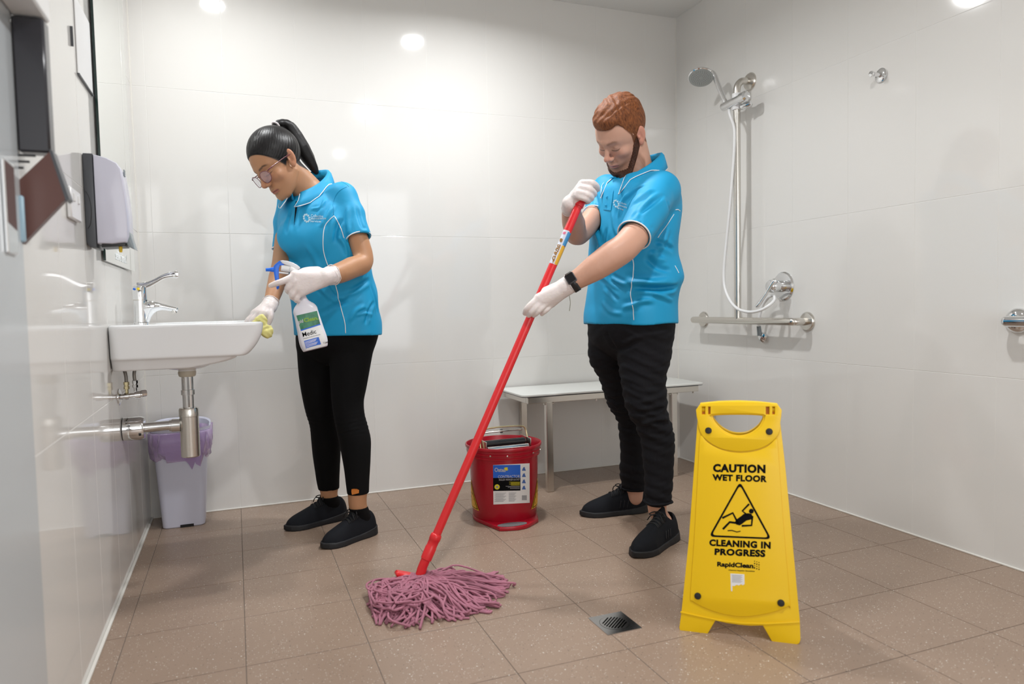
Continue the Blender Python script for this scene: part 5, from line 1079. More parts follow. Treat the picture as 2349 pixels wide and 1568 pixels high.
# gloves, watch, bracelet
f = Field((1.14, -1.34, .74), (1.52, -1.10, 1.0), .0024); wd = unit(armL[0][-2] - armL[0][-1]); hand(f, handLm); wrist_sleeve(f, armL[0][-1], wd, .0285, .0300, .006); gl = f.build('glove', M['glove'], t, 1); cuff_rim(armL[0][-1] + wd * .005, wd, .0305, gl, 8)
f = Field((1.34, -1.30, 1.12), (1.60, -1.10, 1.36), .0024); wd2 = unit(armR[0][-2] - armR[0][-1]); hand(f, handRm); wrist_sleeve(f, armR[0][-1], wd2, .0285, .0320, .018); gr_ = f.build('glove', M['glove'], t, 1); cuff_rim(armR[0][-1] + wd2 * .018, wd2, .0322, gr_, 9)
wc = armL[0][-1] + wd * .017; R_ = frame(wd, (0, -1, .35)); wt = MB()
for j, z in enumerate((-.011, .011)): pass
pts_ = [wc + R_ @ np.array((.0315 * math.cos(a), .0275 * math.sin(a), 0)) for a in np.linspace(0, 2 * math.pi, 32, endpoint=False)]
V = []; 
for q in pts_:
    o_ = unit((q - wc)); V += [q - wd * .011, q - wd * .010 + o_ * .003, q + wd * .010 + o_ * .003, q + wd * .011]
F_ = [(i * 4 + k, i * 4 + k + 1, ((i + 1) % 32) * 4 + k + 1, ((i + 1) % 32) * 4 + k) for i in range(32) for k in range(3)]
band = MB().add(V, F_).build('watch_band', M['black'], t, True)
fd = unit(np.array(CP) - wc); fd = unit(fd - wd * (fd @ wd) + np.array((0, 0, .55))); fd = unit(fd - wd * (fd @ wd)); Rf = np.stack([np.cross(fd, wd) * -1, wd, fd], 1)
MB().box(wc + fd * .0325, (.036, .031, .010), Rf, .0035).build('watch_case', M['dgrey'], band, 'auto'); MB().box(wc + fd * .0378, (.031, .026, .0015), Rf, .0006).build('watch_glass', mat('black_watch_glass', (.008, .008, .010), .08), band)
MB().tube(spline(A((1306, 678, -1.29), (1308, 690, -1.29), (1308, 700, -1.29), (1306, 713, -1.29)), 5), .0009, 6).build('bracelet_cord', mat('olive_cord', (.12, .12, .06), .7), t, True)
# hair and beard
M['hairM'] = hair_mat('auburn_hair', (.090, .026, .009), (.30, .100, .030), .6, bs=.8); M['beard'] = hair_mat('brown_beard', (.018, .007, .005), (.10, .036, .017), .65, bs=.8)
f = Field(*HM.box(.19), .0023)
def capm(X, Y, Z):
    x, y, z = HM.locg(X, Y, Z); k0 = np.sqrt((x / .0825) ** 2 + ((y + .012) / .1015) ** 2 + ((z - .046) / .092) ** 2); d = (k0 - 1) * .08
    top = sst(z, .055, .125); fr = sst(y, .0, .09) * top
    gr = (.0016 * np.sin(120 * x + 44 * y + 4 * np.sin(y * 50 + x * 22)) + .0010 * np.sin(230 * x - 70 * y + 3 * np.sin(z * 90 + 2))) * top
    d = d - .009 * top - .004 * fr + gr
    return np.maximum(d, (zlM(np.abs(x), y) - z) * .7 + .0008 * np.sin(500 * x + 300 * y))
f.op(capm, *HM.box(.16), .003); f.ell(HM.w(-.006, .064, .098), np.array((.042, .018, .014)) * SM, Rm, .015)
hr = f.build('hair', M['hairM'], t, 1); q_ = HM.loc(verts(hr.data)); tp_ = sst(q_[:, 2], .05, .10); flow(hr.data, np.stack([(q_[:, 0] * .9 + q_[:, 1] * .3) * 460 + 2 * np.sin(q_[:, 1] * 70), (q_[:, 1] * .9 - q_[:, 0] * .3) * 150, q_[:, 2] * 60], 1))
f = Field(*HM.box(.17), .0022); HM.build(f, True); neckM(f)
def bm(X, Y, Z):
    x, y, z = HM.locg(X, Y, Z); ax_ = np.abs(x)
    side = np.interp(y, [-.03, -.012, .004, .018, .030, .042, .058, .075, .10], [-.3, -.3, .0, -.006, -.016, -.034, -.060, -.080, -.094]).astype(np.float32)
    up = z - side - .0015 * np.sin(900 * y + 400 * x); low = np.interp(y, [-.03, 0, .03, .055, .07, .1], [-.04, -.062, -.090, -.110, -.120, -.125]).astype(np.float32) - z
    bk = .000 - y - .25 * (z + .02); cut = np.maximum(np.maximum(up, low * .8), np.maximum(bk * .8, ax_ - .0715))
    thk = .0056 + .0012 * np.sin(600 * x + 200 * z) * np.sin(540 * z + 260 * y)
    return np.stack(np.broadcast_arrays(-thk * np.ones_like(z), cut * .7))
q_ = tuple(slice(None) for _ in range(3)); tk, ct = bm(*f.P(q_)); f.F = np.maximum(f.F + tk, ct).astype(np.float32); bd = f.build('beard', M['beard'], t, 1); q_ = HM.loc(verts(bd.data)); flow(bd.data, np.stack([q_[:, 0] * 420, q_[:, 1] * 420, q_[:, 2] * 130], 1))

# ================================================================== wet floor sign
t = thing('wet_floor_sign', 'yellow folding caution wet floor sign standing at the front right', 'sign', (1.55, -1.86, 0))
B0, B1 = np.array((1.435, -1.768, 0.0)), np.array((1.663, -1.956, 0.0)); Sx = unit(B1 - B0); Sh = np.array((Sx[1], -Sx[0], 0)); Sy = unit(-Sh * .105 + np.array((0, 0, .61))); Sn = np.cross(Sx, Sy)
def spl(u, v):                                       # position on the sign's sloping face
    d = ray(u, v); k = ((B0 - CP) @ Sn) / (d @ Sn); p = CP + d * k - B0; return (p @ Sx, p @ Sy)
SG = MX(B0, Sx, Sy, Sn)
out = [(1604, 930), (1606, 925), (1648, 920.5), (1694, 919), (1740, 921), (1783, 926), (1786.5, 931), (1790, 968), (1802, 1072), (1818, 1239), (1834.7, 1419), (1836.7, 1466), (1834, 1475), (1826.5, 1479), (1773.5, 1476), (1750, 1434.5), (1722, 1435), (1696, 1433), (1668, 1429), (1641, 1423), (1619.6, 1459.6), (1567, 1455.5), (1560.5, 1450), (1558, 1439), (1563, 1402), (1579.6, 1239), (1594, 1043), (1600, 962)]
hole = [(1640, 952.5), (1692, 951), (1743, 952.5), (1749.5, 956), (1748, 964), (1740, 977), (1728.6, 987), (1714, 994.5), (1696, 997.5), (1678, 995), (1663, 988), (1650, 978), (1640, 966), (1636, 957)]
slots = [[(a, 933), (b, 933), (b, 949.5), (a, 949.5)] for a, b in ((1610.5, 1617.5), (1625, 1629.5), (1757, 1764.5), (1772, 1777))]
S_ = lambda L: [spl(u, v) for u, v in L]
def sc_(L, n=3): P_ = spline([L[-1]] + list(L) + [L[0], L[1]], n); return [tuple(q) for q in P_[n:-n - 1 + 0][:len(L) * n]]
fp = plate('front_panel', [S_(out), S_(sc_(hole))] + [S_(s) for s in slots], -.010, 0, SG, M['yellow'], t, .0022)
M['amber'] = mat('slot_shade_amber', (.62, .22, .01), .5)  # darker amber slot backs carry the shade of the recess in their colour
for s in slots: MB().prism(S_(s), -.009, -.006, SG).build('slot_back', M['amber'], fp)
hr_ = [(1604.5, 928.5), (1694, 921), (1785, 928.5), (1790, 968), (1788, 990), (1778, 1006), (1762, 1019), (1738, 1030), (1700, 1035), (1664, 1031), (1640, 1022), (1620, 1008), (1608, 994), (1601, 968)]
hole2 = [(1634, 950), (1692, 948), (1749, 950), (1754, 957), (1751, 968), (1742, 981), (1729, 991), (1714, 998.5), (1696, 1001.5), (1677, 999), (1661, 991.5), (1648, 981), (1637, 968), (1631.5, 957)]
sl2 = [[(a - .3, 932.4), (b + .3, 932.4), (b + .3, 950), (a - .3, 950)] for a, b in ((1610.5, 1617.5), (1625, 1629.5), (1757, 1764.5), (1772, 1777))]
plate('raised_grip', [S_(sc_(hr_)), S_(sc_(hole2))] + [S_(s) for s in sl2], 0, .0042, SG, M['yellow'], fp, .0018)
ctr = [(1606, 1000), (1622, 1013), (1642, 1025), (1666, 1034), (1700, 1038), (1736, 1033), (1762, 1022), (1781, 1005), (1785, 1030), (1797, 1200), (1812, 1378), (1809, 1389), (1780, 1401), (1740, 1410), (1696, 1413), (1650, 1405), (1612, 1391), (1588, 1377), (1583.5, 1365), (1592, 1240), (1601, 1080)]
cp_ = plate('raised_face', [S_(sc_(ctr))], 0, .0030, SG, M['yellow'], fp, .0018)
rid = [(1561, 1401), (1600, 1410), (1650, 1420), (1700, 1426.5), (1760, 1428), (1834, 1424), (1834, 1428), (1760, 1432), (1700, 1430.5), (1650, 1424), (1600, 1413.5), (1561, 1405)]
plate('lower_ridge', [S_(rid)], 0, .0022, SG, M['yellow'], fp, .0008)
for u, v in ((1625.3, 987), (1764.5, 989.4), (1600.8, 1365.7), (1791.4, 1381.6)):
    c = SG[:3, 3] + Sx * spl(u, v)[0] + Sy * spl(u, v)[1]; MB().lathe([(.0088, 0), (.0088, .0055), (.0075, .0072), (0, .0078)], c, Sn, n=24).build('rubber_stud', M['black'], fp, 'auto')
def stext(s, q, **kw):
    P4 = [np.array(spl(*p)) for p in q]
    def warp(V):
        mx, mn = V.max(0), V.min(0); x = ((V[:, 0] - mn[0]) / (mx[0] - mn[0]))[:, None]; y = ((V[:, 1] - mn[1]) / (mx[1] - mn[1]))[:, None]
        p = (1 - x) * (1 - y) * P4[3] + x * (1 - y) * P4[2] + x * y * P4[1] + (1 - x) * y * P4[0]
        return B0 + p[:, :1] * Sx + p[:, 1:] * Sy + Sn * (.0031 + V[:, 2:] * .6)
    return text('lettering', s, None, kw.pop('m', M['ink']), fp, w=1, h=1, warp=warp, **kw)
stext('CAUTION', [(1636, 1063), (1756, 1065), (1756, 1085), (1635.5, 1082)], bold=.055, space=1.10); stext('WET FLOOR', [(1634, 1086.5), (1760, 1090), (1759, 1105.5), (1634.7, 1101.5)], bold=.055, space=1.10)
stext('CLEANING IN', [(1627.3, 1235.5), (1768, 1241.5), (1767.8, 1258), (1627, 1251)], bold=.055, space=1.10); stext('PROGRESS', [(1639.6, 1256.5), (1756, 1260), (1755.5, 1277), (1639, 1271.8)], bold=.055, space=1.10)
stext('RapidClean.', [(1645.3, 1287), (1733, 1291), (1732, 1306), (1645, 1301)], bold=.045); stext('Cleaning Supplies Specialists', [(1671.4, 1304.8), (1731.4, 1307.6), (1731.2, 1311), (1671.4, 1308)], bold=.02, shear=.2)
def splate(name, loops, m, h0=.003, h1=.0036): return plate(name, [S_(L) for L in loops], h0, h1, SG, m, fp)
def rtri(p, r, n=5):                                 # triangle with rounded corners
    o = []
    for i in range(3):
        a, b, c = [np.array(p[(i + j - 1) % 3], float) for j in range(3)]; d1, d2 = unit(a - b), unit(c - b)
        for k in range(n + 1): q = k / n; e = b + d1 * r * (1 - q) ** 2 * 1.0 + d2 * r * q ** 2; o.append(tuple(e))
    return o
splate('triangle_outline', [rtri([(1697.5, 1103), (1626, 1230), (1770, 1236)], 13), rtri([(1697.4, 1111.5), (1632.8, 1226.3), (1763.2, 1232)], 10)], M['ink'])
splate('figure_head', [circ(1723.5, 1171.5, 5.6, 18)], M['ink'])
def thick(pts, w): 
    P_ = [np.array(p, float) for p in pts]; L, R_ = [], []
    for i, p in enumerate(P_):
        d = unit((P_[min(i + 1, len(P_) - 1)] - P_[max(i - 1, 0)])); n_ = np.array((-d[1], d[0])); e = d * (w * .35) * (1 if i == len(P_) - 1 else -1 if i == 0 else 0)
        L.append(tuple(p + n_ * w / 2 + e)); R_.append(tuple(p - n_ * w / 2 + e))
    return L + R_[::-1]
splate('figure_torso', [[(1700, 1183), (1706, 1178), (1716, 1176), (1724, 1178), (1727, 1184), (1724, 1190), (1712, 1193), (1703, 1200), (1697, 1204), (1689, 1202), (1686, 1196), (1690, 1190)]], M['ink'])
for L_, w in (([(1717.5, 1156), (1703, 1171), (1714, 1180)], 4.2), ([(1726, 1184), (1724, 1204), (1703, 1205)], 4.4), ([(1658.5, 1186.5), (1681, 1175.5), (1692, 1197)], 4.6), ([(1659.5, 1211.5), (1674, 1196.5), (1693, 1199)], 4.8), ([(1670, 1216), (1679, 1215.5), (1690, 1219), (1698, 1217.5)], 2.2)): splate('figure_limb', [thick(L_, w)], M['ink'])
b = MB()
for i, (u, v) in enumerate([(1731 + 5 * a, 1286 + 5.2 * c + 1.5 * a) for a in range(3) for c in range(4)]): b.prism(S_(circ(u, v, 1.2 + .35 * (i % 2), 6)), .003, .0036, SG)
b.build('dot_cluster', M['ink'], fp, kind='stuff')
splate('torn_sticker', [[(1675.5, 1314), (1707.5, 1316), (1708, 1338.5), (1704, 1341), (1700, 1338.5), (1695, 1341.5), (1690, 1340), (1684, 1343), (1680, 1342), (1680, 1355), (1677, 1354)]], M['paper'], .003, .0035)
b = MB()
for k in range(8): b.prism(S_([(1679, 1317 + 2.3 * k), (1703 - 3 * (k % 2), 1318.2 + 2.3 * k), (1703 - 3 * (k % 2), 1319 + 2.3 * k), (1679, 1317.8 + 2.3 * k)]), .0035, .0037, SG)
b.build('sticker_print', M['lgrey'], fp, kind='stuff')
# rear panel, folded out behind
Sy2 = unit(Sh * .105 + np.array((0, 0, .61))); S0 = B0 - Sh * (2 * .105 + .012); SG2 = MX(S0 , Sx, Sy2, np.cross(Sx, Sy2))
def back_(L): return [(x, y) for x, y in S_(L)]
plate('rear_panel', [back_(out), back_(sc_(hole))], -.002, .008, SG2, M['yellow'], t, .0022)
for q in ((1615, 928), (1775, 928)): x, y = spl(*q); c = B0 + Sx * x + Sy * (y - .012) - Sn * .008; MB().cyl(c - Sx * .008, c + Sx * .008, .007, n=16).build('hinge', M['yellow'], t, 'auto')

# ================================================================== bucket
BC = np.array((1.372, -.612, 0)); t = thing('mop_bucket', 'red plastic mop bucket with roller wringer beside the bench leg', 'bucket', tuple(BC))
prof = [(0, .012), (.128, .012), (.132, .02), (.1355, .10), (.1385, .18), (.141, .262), (.149, .264), (.150, .270), (.1475, .272), (.1475, .278), (.152, .280), (.153, .286), (.1495, .288), (.1495, .296), (.156, .299), (.1575, .306), (.1555, .311), (.1515, .311), (.147, .300), (.139, .25), (.133, .10), (.128, .03), (0, .028)]
body = MB().lathe(prof, BC, n=64).build('body', M['red'], t, 'auto'); sf = Surf(body.data)
pd = unit(az(1196, 1224)[:2] - BC[:2]); pe = np.array((-pd[1], pd[0])); O2 = []
for k in range(40):
    a = 2 * math.pi * k / 40; q = np.array((math.cos(a), math.sin(a))); r = .134
    O2.append(tuple(q * r))
ped = [np.array(p) for p in O2 if np.array(p) @ pd < .055]; ped.sort(key=lambda p: math.atan2(p @ pe, -(p @ pd)))
tip = [pd * .185 + pe * -.072, pd * .192 + pe * -.05, pd * .198 + pe * .0, pd * .19 + pe * .035, pd * .175 + pe * .055]
poly = [tuple(p) for p in ped] + [tuple(p) for p in sorted([pd * .128 + pe * .104] + tip, key=lambda p: -(p @ pe))]
plate('foot_step', [poly], 0, .016, MX(BC, (1, 0, 0), (0, 1, 0), (0, 0, 1)), M['red'], t, .004)
cpad = BC[:2] + pd * .167 - pe * .015; M['pad'] = mat('grey_grip_pad', (.16, .16, .165), .7, bump=(500, .8, 'voronoi'))
plate('grip_pad', [[(x * pe[0] + y * pd[0], x * pe[1] + y * pd[1]) for x, y in circ(0, 0, .060, 28, .024)]], 0, .0015, MX((cpad[0], cpad[1], .016), (1, 0, 0), (0, 1, 0), (0, 0, 1)), M['pad'], t)
# wringer
wx = unit(ay(1210, 1010, -.64) - ay(1112, 1006, -.64)); wx[2] = 0; wx = unit(wx); wy = np.array((-wx[1], wx[0], 0)); wc_ = BC + (0, 0, .30)
M['blackrub'] = mat('black_roller', (.015, .015, .016), .22)
for k, (dy, dz, m) in enumerate(((-.012, .010, 'blackrub'), (-.052, -.006, 'chrome'), (.03, -.004, 'chrome'))):
    MB().cyl(wc_ - wx * .088 + wy * dy + (0, 0, dz), wc_ + wx * .088 + wy * dy + (0, 0, dz), .0145 if k == 0 else .012, n=22).build('roller', M[m], t, 'auto')
for g in (-1, 1): MB().box(wc_ + wx * g * .096 + wy * (-.01) + (0, 0, .002), (.004, .11, .052), np.stack([wx, wy, (0, 0, 1)], 1), .001).build('wringer_bracket', M['steel'], t, 'auto')
for k in range(4): MB().lathe([(0, .002), (.003, .0015), (.0035, 0)], BC + np.array((.1535 * math.cos(q), .1535 * math.sin(q), .283)), (math.cos(q), math.sin(q), 0), n=10).build('rivet', M['steel'], t) if (q := math.radians(-130 + 25 * k + (20 if k > 1 else 0))) else None
hz = ay(1118, 982, -.63)[2]
hp = [wc_ + wx * .105 + wy * -.02 + (0, 0, -.01), wc_ + wx * .103 + wy * -.005 + (0, 0, .035), wc_ + wx * .098 + (0, 0, .058), wc_ + wx * .085 + (0, 0, .069), wc_ + wx * .03 + (0, 0, .073), wc_ - wx * .03 + (0, 0, .073), wc_ - wx * .085 + (0, 0, .068), wc_ - wx * .098 + (0, 0, .055), wc_ - wx * .103 + wy * -.005 + (0, 0, .03), wc_ - wx * .105 + wy * -.02 + (0, 0, -.01)]
MB().tube(spline(hp, 6), .0034, 10).build('wire_handle', M['brass'], t, True)
MB().tube(spline([wc_ - wx * .09 + wy * .02 + (0, 0, .05), wc_ + (0, 0, .056), wc_ + wx * .092 + wy * .02 + (0, 0, .052)], 6), .0036, 8).build('press_bar', M['steel'], t, True)
MB().box(wc_ + wy * .02 + (0, 0, .052), (.012, .008, .016), np.stack([wx, wy, (0, 0, 1)], 1), .002).build('latch', M['dgrey'], t)
# label
Q_ = lambda a, b, c, d: [a, b, c, d]
patch('label', sf, Q_((1131, 1066), (1214.7, 1062), (1215, 1152.5), (1132, 1156.5)), M['paper'], t, 14, 6, .0005)
patch('label_blue', sf, Q_((1131.3, 1066.3), (1193.5, 1065.3), (1193.5, 1095), (1131.3, 1095.5)), M['lblue'], t, 10, 3, .0009)
patch('label_black', sf, Q_((1131.3, 1095.5), (1193.5, 1095), (1193.7, 1124.5), (1131.6, 1125.5)), M['ink'], t, 10, 3, .0009)
print_px('lettering', sf, 'Oates', Q_((1134.5, 1072), (1160, 1072.5), (1160, 1082), (1134.5, 1081.5)), M['white'], t, .0013, .03)
print_px('lettering', sf, 'CONTRACTOR', Q_((1142.5, 1089.5), (1192, 1088.3), (1192, 1095), (1142.5, 1096)), M['white'], t, .0013, .015, shear=.1)
print_px('lettering', sf, 'ROLLER WRINGER BUCKET', Q_((1145, 1097.5), (1192, 1096.8), (1192, 1101), (1145, 1101.8)), M['white'], t, .0013, .0)
shape_px('label_star', sf, [(1156, 1073), (1160, 1071), (1165, 1071.5), (1164, 1075), (1166, 1077), (1162, 1079), (1158, 1077)], M['lyel'], t, .0014); shape_px('label_badge', sf, circ(1140.5, 1116, 6, 16), M['lyel'], t, .0013); shape_px('badge_print', sf, circ(1140.5, 1116, 3, 8), M['lgrey'], t, .0016)
b = MB(); 
def bars(rows, off=.0012):
    for u0, u1, v, w in rows:
        V = [sf.hit(u, vv, off) for vv in (v - w / 2, v + w / 2) for u in np.linspace(u0, u1, 4)]
        if all(q is not None for q in V): b.add(V, [(4 + i, 5 + i, 1 + i, i) for i in range(3)])
bars([(1168 + 4 * (k % 2), 1192, 1105 + 2.2 * k, .9) for k in range(4)]); b.build('label_print', M['lyel'], t, kind='stuff')
b = MB(); bars([(1160 + 5 * (k % 3), 1192, 1114.5 + 2.6 * k, 1.0) for k in range(3)]); bars([(1135 + 2 * (k % 2), 1161 - 3 * (k % 3), 1130 + 2.4 * k, .9) for k in range(9)]); bars([(1167, 1184 - 2 * (k % 3), 1129.5 + 2.4 * k, .9) for k in range(9)]); bars([(1197, 1208, 1136 + 1.4 * k, 1.0) for k in range(8)]); b.build('label_print', M['lgrey'], t, kind='stuff')
for k in range(4):
    v = 1073 + 14.3 * k; shape_px('label_pictogram', sf, [(1197, v + 6), (1199.5, v - 1), (1203, v - 3), (1204, v + 1), (1206, v + 6)], mat('pictogram_blue%d' % k, (.06, .14, .42), .5), t, .0012)
def tri_lab(c, hw, v0, v1):
    a = math.atan2(c[1] - BC[1], c[0] - BC[0]) if False else c
    def P3(x, z, off): r = np.interp(z, [0, .262], [.1325, .141]) + off; q = a + x / r; return BC + np.array((r * math.cos(q), r * math.sin(q), z))
    def mk(name, pts, m, off):
        V = []; 
        n_ = 6
        for j in range(n_ + 1):
            z = pts[2] + (pts[1] - pts[2]) * j / n_; w = pts[0] * (1 - j / n_) + .002
            for i in range(5): V.append(P3(-w + 2 * w * i / 4, z, off))
        MB().add(V, [(j * 5 + i, j * 5 + i + 1, (j + 1) * 5 + i + 1, (j + 1) * 5 + i) for j in range(n_) for i in range(4)]).build(name, m, t, True)
    M.setdefault('warny', mat('orange_yellow_label', (.75, .40, .01), .4))
    mk('warning_triangle', (.060, .165, .050), M['warny'], .0012); mk('triangle_line', (.053, .155, .054), M['ink'], .0016); mk('triangle_face', (.048, .147, .057), M['warny'], .0020)
    b = MB()
    for j in range(3):
        z = .066 + .02 * j; w = .034 - .010 * j; b.add([P3(-w, z, .0024), P3(w, z, .0024), P3(w, z + .008, .0024), P3(-w, z + .008, .0024)], [(0, 1, 2, 3)])
    b.build('triangle_print', M['ink'], t, kind='stuff')
va = math.atan2(CP[1] - BC[1], CP[0] - BC[0]); tri_lab(va - math.radians(76), 0, 0, 0); tri_lab(va + math.radians(78), 0, 0, 0)

# ================================================================== mop
t = thing('mop', 'red-handled string mop with pink yarn head spread on the floor', 'mop', (.87, -1.2, 0))
s0, s1 = stick(1300), stick(441); ax = unit(s1 - s0); SRr = .0136
pole = MB().cyl(stick(1262), s1, SRr, n=28).build('pole', M['mopred'], t, 'auto'); sf = Surf(pole.data)
MB().lathe([(SRr, 0), (.0165, .001), (.0168, .012), (.0166, .075), (.012, .080), (0, .082)], stick(474), ax, n=28).build('grip_cap', M['mopred'], t, 'auto')
sk = MB().lathe([(.0125, 0), (.0145, .012), (.0150, .045), (.0175, .047), (.0180, .085), (.0165, .088), (.0168, .108), (.0180, .110), (.0182, .122), (.0165, .128), (.0138, .130)], stick(1314), ax, n=28).build('socket', M['mopred'], t, 'auto')
cl = stick(1318); mx_ = unit(ay(975, 1322, -1.2) - ay(918, 1312, -1.2)); b = MB()
b.box(cl + np.array((-.022, .012, -.004)), (.105, .034, .016), np.stack([mx_, np.cross((0, 0, 1), mx_), unit(np.cross(mx_, np.cross((0, 0, 1), mx_)))], 1), .005).cyl(cl + (0, 0, -.01), cl + ax * .03, .016, .0145, 20).build('clamp', M['mopred'], t, 'auto')
def arc_patch(name, v0, v1, a0, a1, m, off=.0004):
    p0, p1 = stick(v0), stick(v1); R_ = frame(ax, (0, 1, 0)); tc_ = CP - (p0 + p1) / 2; tc_ = unit(tc_ - ax * (tc_ @ ax)); rt_ = np.cross(ax, tc_) ; V = []
    if ray(1200, 700)[0] * 0 + (rt_[0]) < 0: rt_ = -rt_
    for p in (p0, p1):
        for a in np.linspace(math.radians(a0), math.radians(a1), 12): V.append(p + (SRr + off) * (tc_ * math.cos(a) + rt_ * math.sin(a)))
    return MB().add(V, [(i, i + 1, 13 + i, 12 + i) for i in range(11)]).build(name, m, t, True)
arc_patch('pole_label', 607, 531, -150, 30, mat('silvery_label', (.62, .66, .76), .3)); arc_patch('pole_label_yellow', 606, 564, 8, 140, mat('gold_label', (.72, .42, .04), .35), .0006); arc_patch('pole_label_blue', 563, 533, 8, 140, mat('sky_label', (.05, .27, .55), .35), .0006)
arc_patch('pole_label_badge', 541, 535.5, -55, -12, mat('pink_badge', (.65, .15, .25), .4), .0008)
cu_ = lambda v: 1330 + (v - 465) * (965 - 1330) / (1310 - 465)
print_px('lettering', sf, 'Handle', [(cu_(597) - 10, 592), (cu_(548) - 10, 543), (cu_(552) - .5, 549), (cu_(601) - .5, 598)], mat('orange_print', (.55, .30, .08), .5), t, .0014, .03)
# yarn head: strands laid in clumps, each a wavering cord on the floor
M['yarn'] = mat('pink_cotton_yarn', (.62, .25, .34), .85, var=(28, .38), bump=(900, .6, 'wave'))
b = MB(); R1 = np.random.default_rng(11); o0 = np.array((.862, -1.205, .036))
def strand(p, r, hmax=.05):
    P_ = spline(p, 4); P_[:, 2] = np.clip(P_[:, 2], r, hmax); b.tube(P_, r, 5)
for k in range(430):
    g = R1.random(); s = R1.random(); a0 = o0 + np.array((R1.uniform(-.065, .045), R1.uniform(-.02, .02), R1.uniform(-.008, .010)))
    if g < .46:                                      # long sweep towards the right
        e = np.array((R1.uniform(.96, 1.115), R1.uniform(-1.45, -1.19) + .0, .004)); e[0] -= .12 * np.clip((-e[1] - 1.33) / .14, 0, 1); m1 = a0 * .66 + e * .34 + R1.normal(0, .014, 3); m2 = a0 * .33 + e * .67 + R1.normal(0, .018, 3)
        top = R1.uniform(.006, .044); m1[2] = top; m2[2] = top * R1.uniform(.5, 1.1); p = [a0, m1, m2, e + R1.normal(0, .008, 3), e + np.array((.02, R1.uniform(-.02, .015), 0))]
    elif g < .66:                                    # forwards
        e = np.array((R1.uniform(.72, .98), R1.uniform(-1.475, -1.37), .004)); m1 = a0 * .6 + e * .4 + R1.normal(0, .02, 3); m1[2] = R1.uniform(.01, .046); m2 = a0 * .3 + e * .7 + R1.normal(0, .024, 3); m2[2] = R1.uniform(.004, .03); p = [a0, m1, m2, e + R1.normal(0, .008, 3)]
    else:                                            # curls at the left
        c = np.array((R1.uniform(.735, .82), R1.uniform(-1.36, -1.20), R1.uniform(.008, .040))); ph = R1.uniform(0, 6.28); rr_ = R1.uniform(.018, .045); p = [a0] + [c + np.array((rr_ * math.cos(ph + q), rr_ * math.sin(ph + q), R1.uniform(-.008, .012))) for q in np.linspace(0, R1.uniform(2.5, 5.5), 5)]
        p.append(np.array((R1.uniform(.69, .76), R1.uniform(-1.42, -1.24), .004)))
    strand(p, R1.uniform(.0030, .0042), .052)
b.build('mop_yarn', M['yarn'], t, True, kind='stuff')

# ================================================================== spray bottle
t = thing('spray_bottle', 'white trigger spray bottle with green and white label held in a gloved hand', 'bottle', tuple(ay(725, 806, -.875)))
YP = -.862; pb, pt = ay(723.5, 799, -.875), ay(688, 664, -.852); Dz = unit(pt - pb); Dx = unit(ay(754, 790, -.868) - ay(693, 806, -.868)); Dx = unit(Dx - Dz * (Dx @ Dz)); Dy = np.cross(Dz, Dx); hh = np.linalg.norm(pt - pb)
f = Field((-.06, -.05, -.015), (.06, .05, hh + .02), .0026)
f.loft([[-.002, 0, 0, .040, .026, 0, 4], [.010, 0, 0, .0435, .029, 0, 4], [.07, 0, 0, .0425, .028, 0, 4], [hh * .60, 0, 0, .0395, .026, 0, 3.6], [hh * .66, 0, 0, .0395, .026, 0, 3.2], [hh * .72, 0, 0, .034, .024, 0, 2.6], [hh * .80, 0, 0, .0185, .018, 0, 2], [hh * .86, 0, 0, .0145, .0145, 0, 2], [hh, 0, 0, .0145, .0145, 0, 2]], .002)
me = f.mesh('bottle_body', 2); V = verts(me); setv(me, pb + V @ np.stack([Dx, Dy, Dz])); M['hdpe'] = mat('milky_plastic', (.72, .71, .77), .3, sss=.2)
bb = link('bottle_body', me, M['hdpe'], t, True); sf = Surf(me)
def pp(name, L, y, th, m, bev=.001):
    P_ = [ay(u, v, y) for u, v in L]; return plate(name, [[(p[0], p[2]) for p in P_]], -th / 2, th / 2, MX((0, y, 0), (1, 0, 0), (0, 0, 1), (0, -1, 0)), m, t, bev)
YT = -.862
M['clearw'] = mat('frosted_white_plastic', (.72, .73, .76), .25)
pp('shroud', [(642, 598), (648, 597), (660, 598.5), (672, 602.5), (682, 608), (688, 613), (687.5, 616.5), (680, 619), (674, 616), (668, 612), (655, 607.5), (647, 604)], YT, .020, M['clearw'], .003)
pp('trigger', [(627.5, 610), (631, 606), (641, 597.5), (652, 606), (650, 608.5), (642, 609), (639.5, 616), (639.2, 630), (640.5, 645), (640.5, 660), (637, 664), (634.5, 662), (631.5, 645), (627.5, 622)], YT, .013, M['blue'], .002)
MB().cyl(ay(609.5, 618.5, YT), ay(626, 618, YT), .0052, .0066, 8).build('nozzle', M['blue'], t); MB().cyl(ay(622, 618, YT), ay(628, 618, YT), .0078, n=16).build('nozzle_collar', M['blue'], t, 'auto')
MB().cyl(ay(645, 614, YT), ay(668, 617, YT), .0105, .0115, 20).build('pump_barrel', M['wplastic'], t, 'auto'); MB().cyl(ay(640, 624.5, YT), ay(662, 627, YT), .003, n=8).build('piston_rod', M['wplastic'], t)
MB().tube(spline([ay(664, 615, YT), ay(674, 620, YT), ay(681, 634, YT + .004), pt + Dz * .0], 5), [.0125] * 6 + [.014] * 10, 18).build('head_neck', M['wplastic'], t, True)
MB().lathe([(.0165, 0), (.0168, .018), (.014, .021)], pt - Dz * .022, Dz, n=28).build('screw_collar', M['wplastic'], t, 'auto')
M['green'] = mat('green_label_print', (.045, .20, .11), .4, var=(70, .95)); M['purple'] = mat('violet_liquid_band', (.22, .10, .22), .3); M['lime'] = mat('lime_print', (.45, .72, .12), .4)
patch('liquid_band', sf, [(700, 802), (753.5, 790), (754.5, 797.5), (704.5, 811)], M['purple'], bb, 10, 2, .0005)
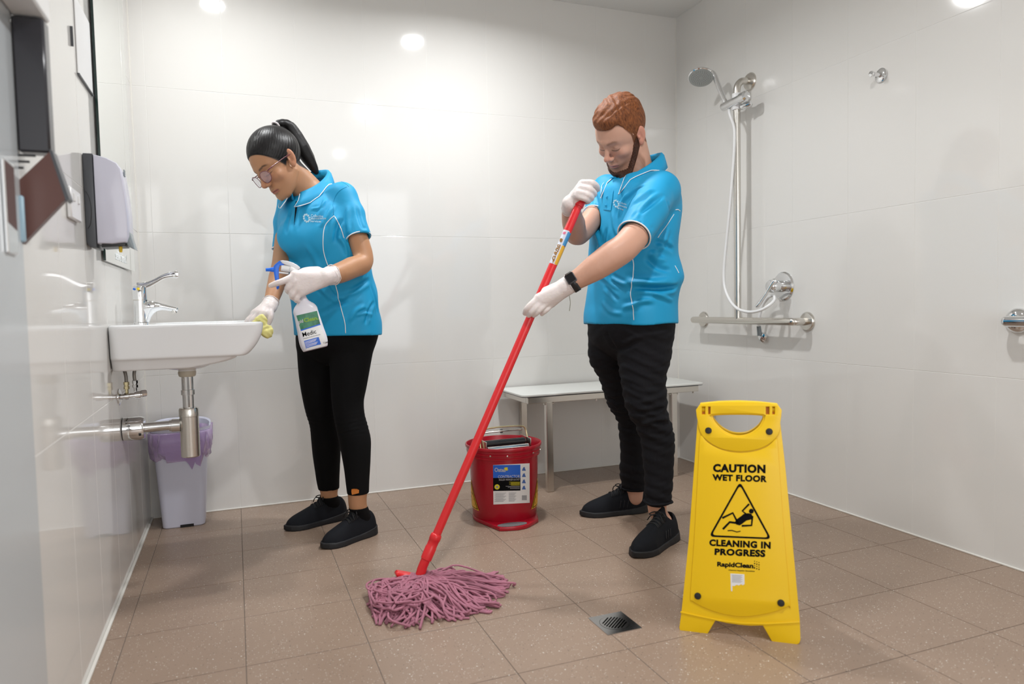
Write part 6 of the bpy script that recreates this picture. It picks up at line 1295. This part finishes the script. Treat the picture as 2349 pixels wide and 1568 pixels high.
patch('label_green', sf, [(680, 723.5), (727, 712.5), (734.5, 743), (690, 757)], M['green'], bb, 10, 5, .0006); patch('label_stripe', sf, [(690, 756), (734.6, 742), (735.2, 744.8), (690.5, 759)], M['lblue'], bb, 10, 1, .0008)
patch('label_white', sf, [(690.3, 758.7), (735, 744.3), (751.5, 791.5), (703, 803)], M['paper'], bb, 12, 6, .0006); patch('label_block', sf, [(697.5, 781.5), (731, 772.5), (736.5, 789), (702.3, 799)], M['lblue'], bb, 8, 3, .0010)
print_px('lettering', sf, 'Medic', [(693, 762.5), (724, 755), (726, 764), (695.5, 773)], M['ink'], bb, .0014, .005); print_px('lettering', sf, 'Clean.', [(695.5, 730), (729, 724), (730.5, 732.5), (698, 739.5)], M['lime'], bb, .0012, .05); print_px('lettering', sf, 'pid', [(683.5, 734), (694.5, 731.5), (696.5, 741.5), (686.5, 745)], M['white'], bb, .0012, .04)
print_px('lettering', sf, 'Hospital Grade Disinfectant', [(696, 775.2), (734.5, 765.5), (735.2, 768), (697, 778.3)], M['lgrey'], bb, .0012, .01); print_px('lettering', sf, '1 Litre', [(741.5, 784), (751.5, 781.5), (752.5, 785.5), (742.8, 788)], M['ink'], bb, .0012, .01)
b = MB()
for k in range(7):
    x0, y0 = 699 + .72 * k, 784.2 + 2.35 * k; V = [sf.hit(x0 + (27.5 - (k % 3) * 2) * q, y0 - 7.6 * q + dv, .0013) for dv in (-.45, .45) for q in (0, .33, .66, 1)]
    if all(q is not None for q in V): b.add(V, [(4 + i, 5 + i, 1 + i, i) for i in range(3)])
b.build('label_print', M['paper'], bb, kind='stuff')

# ================================================================== cleaning cloth
t = thing('cleaning_cloth', 'crumpled pale yellow cloth under the gloved hand on the basin rim', 'cloth', tuple(ay(605, 768, -.77)))
f = Field((.36, -.84, .74), (.54, -.70, .92), .0022)
f.chain(A((581, 746, -.752), (588, 737, -.755), (597, 729, -.757), (604, 731, -.765), (606.5, 742, -.77), (604, 757, -.775)), [.0085, .011, .0115, .0125, .0105, .010], .006)
f.chain(A((604, 757, -.775), (610, 764, -.775), (616, 764, -.77), (617, 752, -.765)), [.0120, .0150, .0140, .009], .008); f.ell(ay(612, 759, -.772), (.018, .012, .018), None, .01)
f.cap(ay(600, 748, -.795), ay(603, 738, -.79), .004, .005, .004, 's'); f.bump(lambda X, Y, Z: .0022 * np.sin(X * 210 + 2 * np.sin(Z * 120)) * np.sin(Z * 150 + X * 60 + Y * 90))
M['yelcloth'] = mat('pale_yellow_microfibre', (.80, .74, .28), .9, bump=(700, .6, 'noise')); f.build('cloth_folds', M['yelcloth'], t, 1)
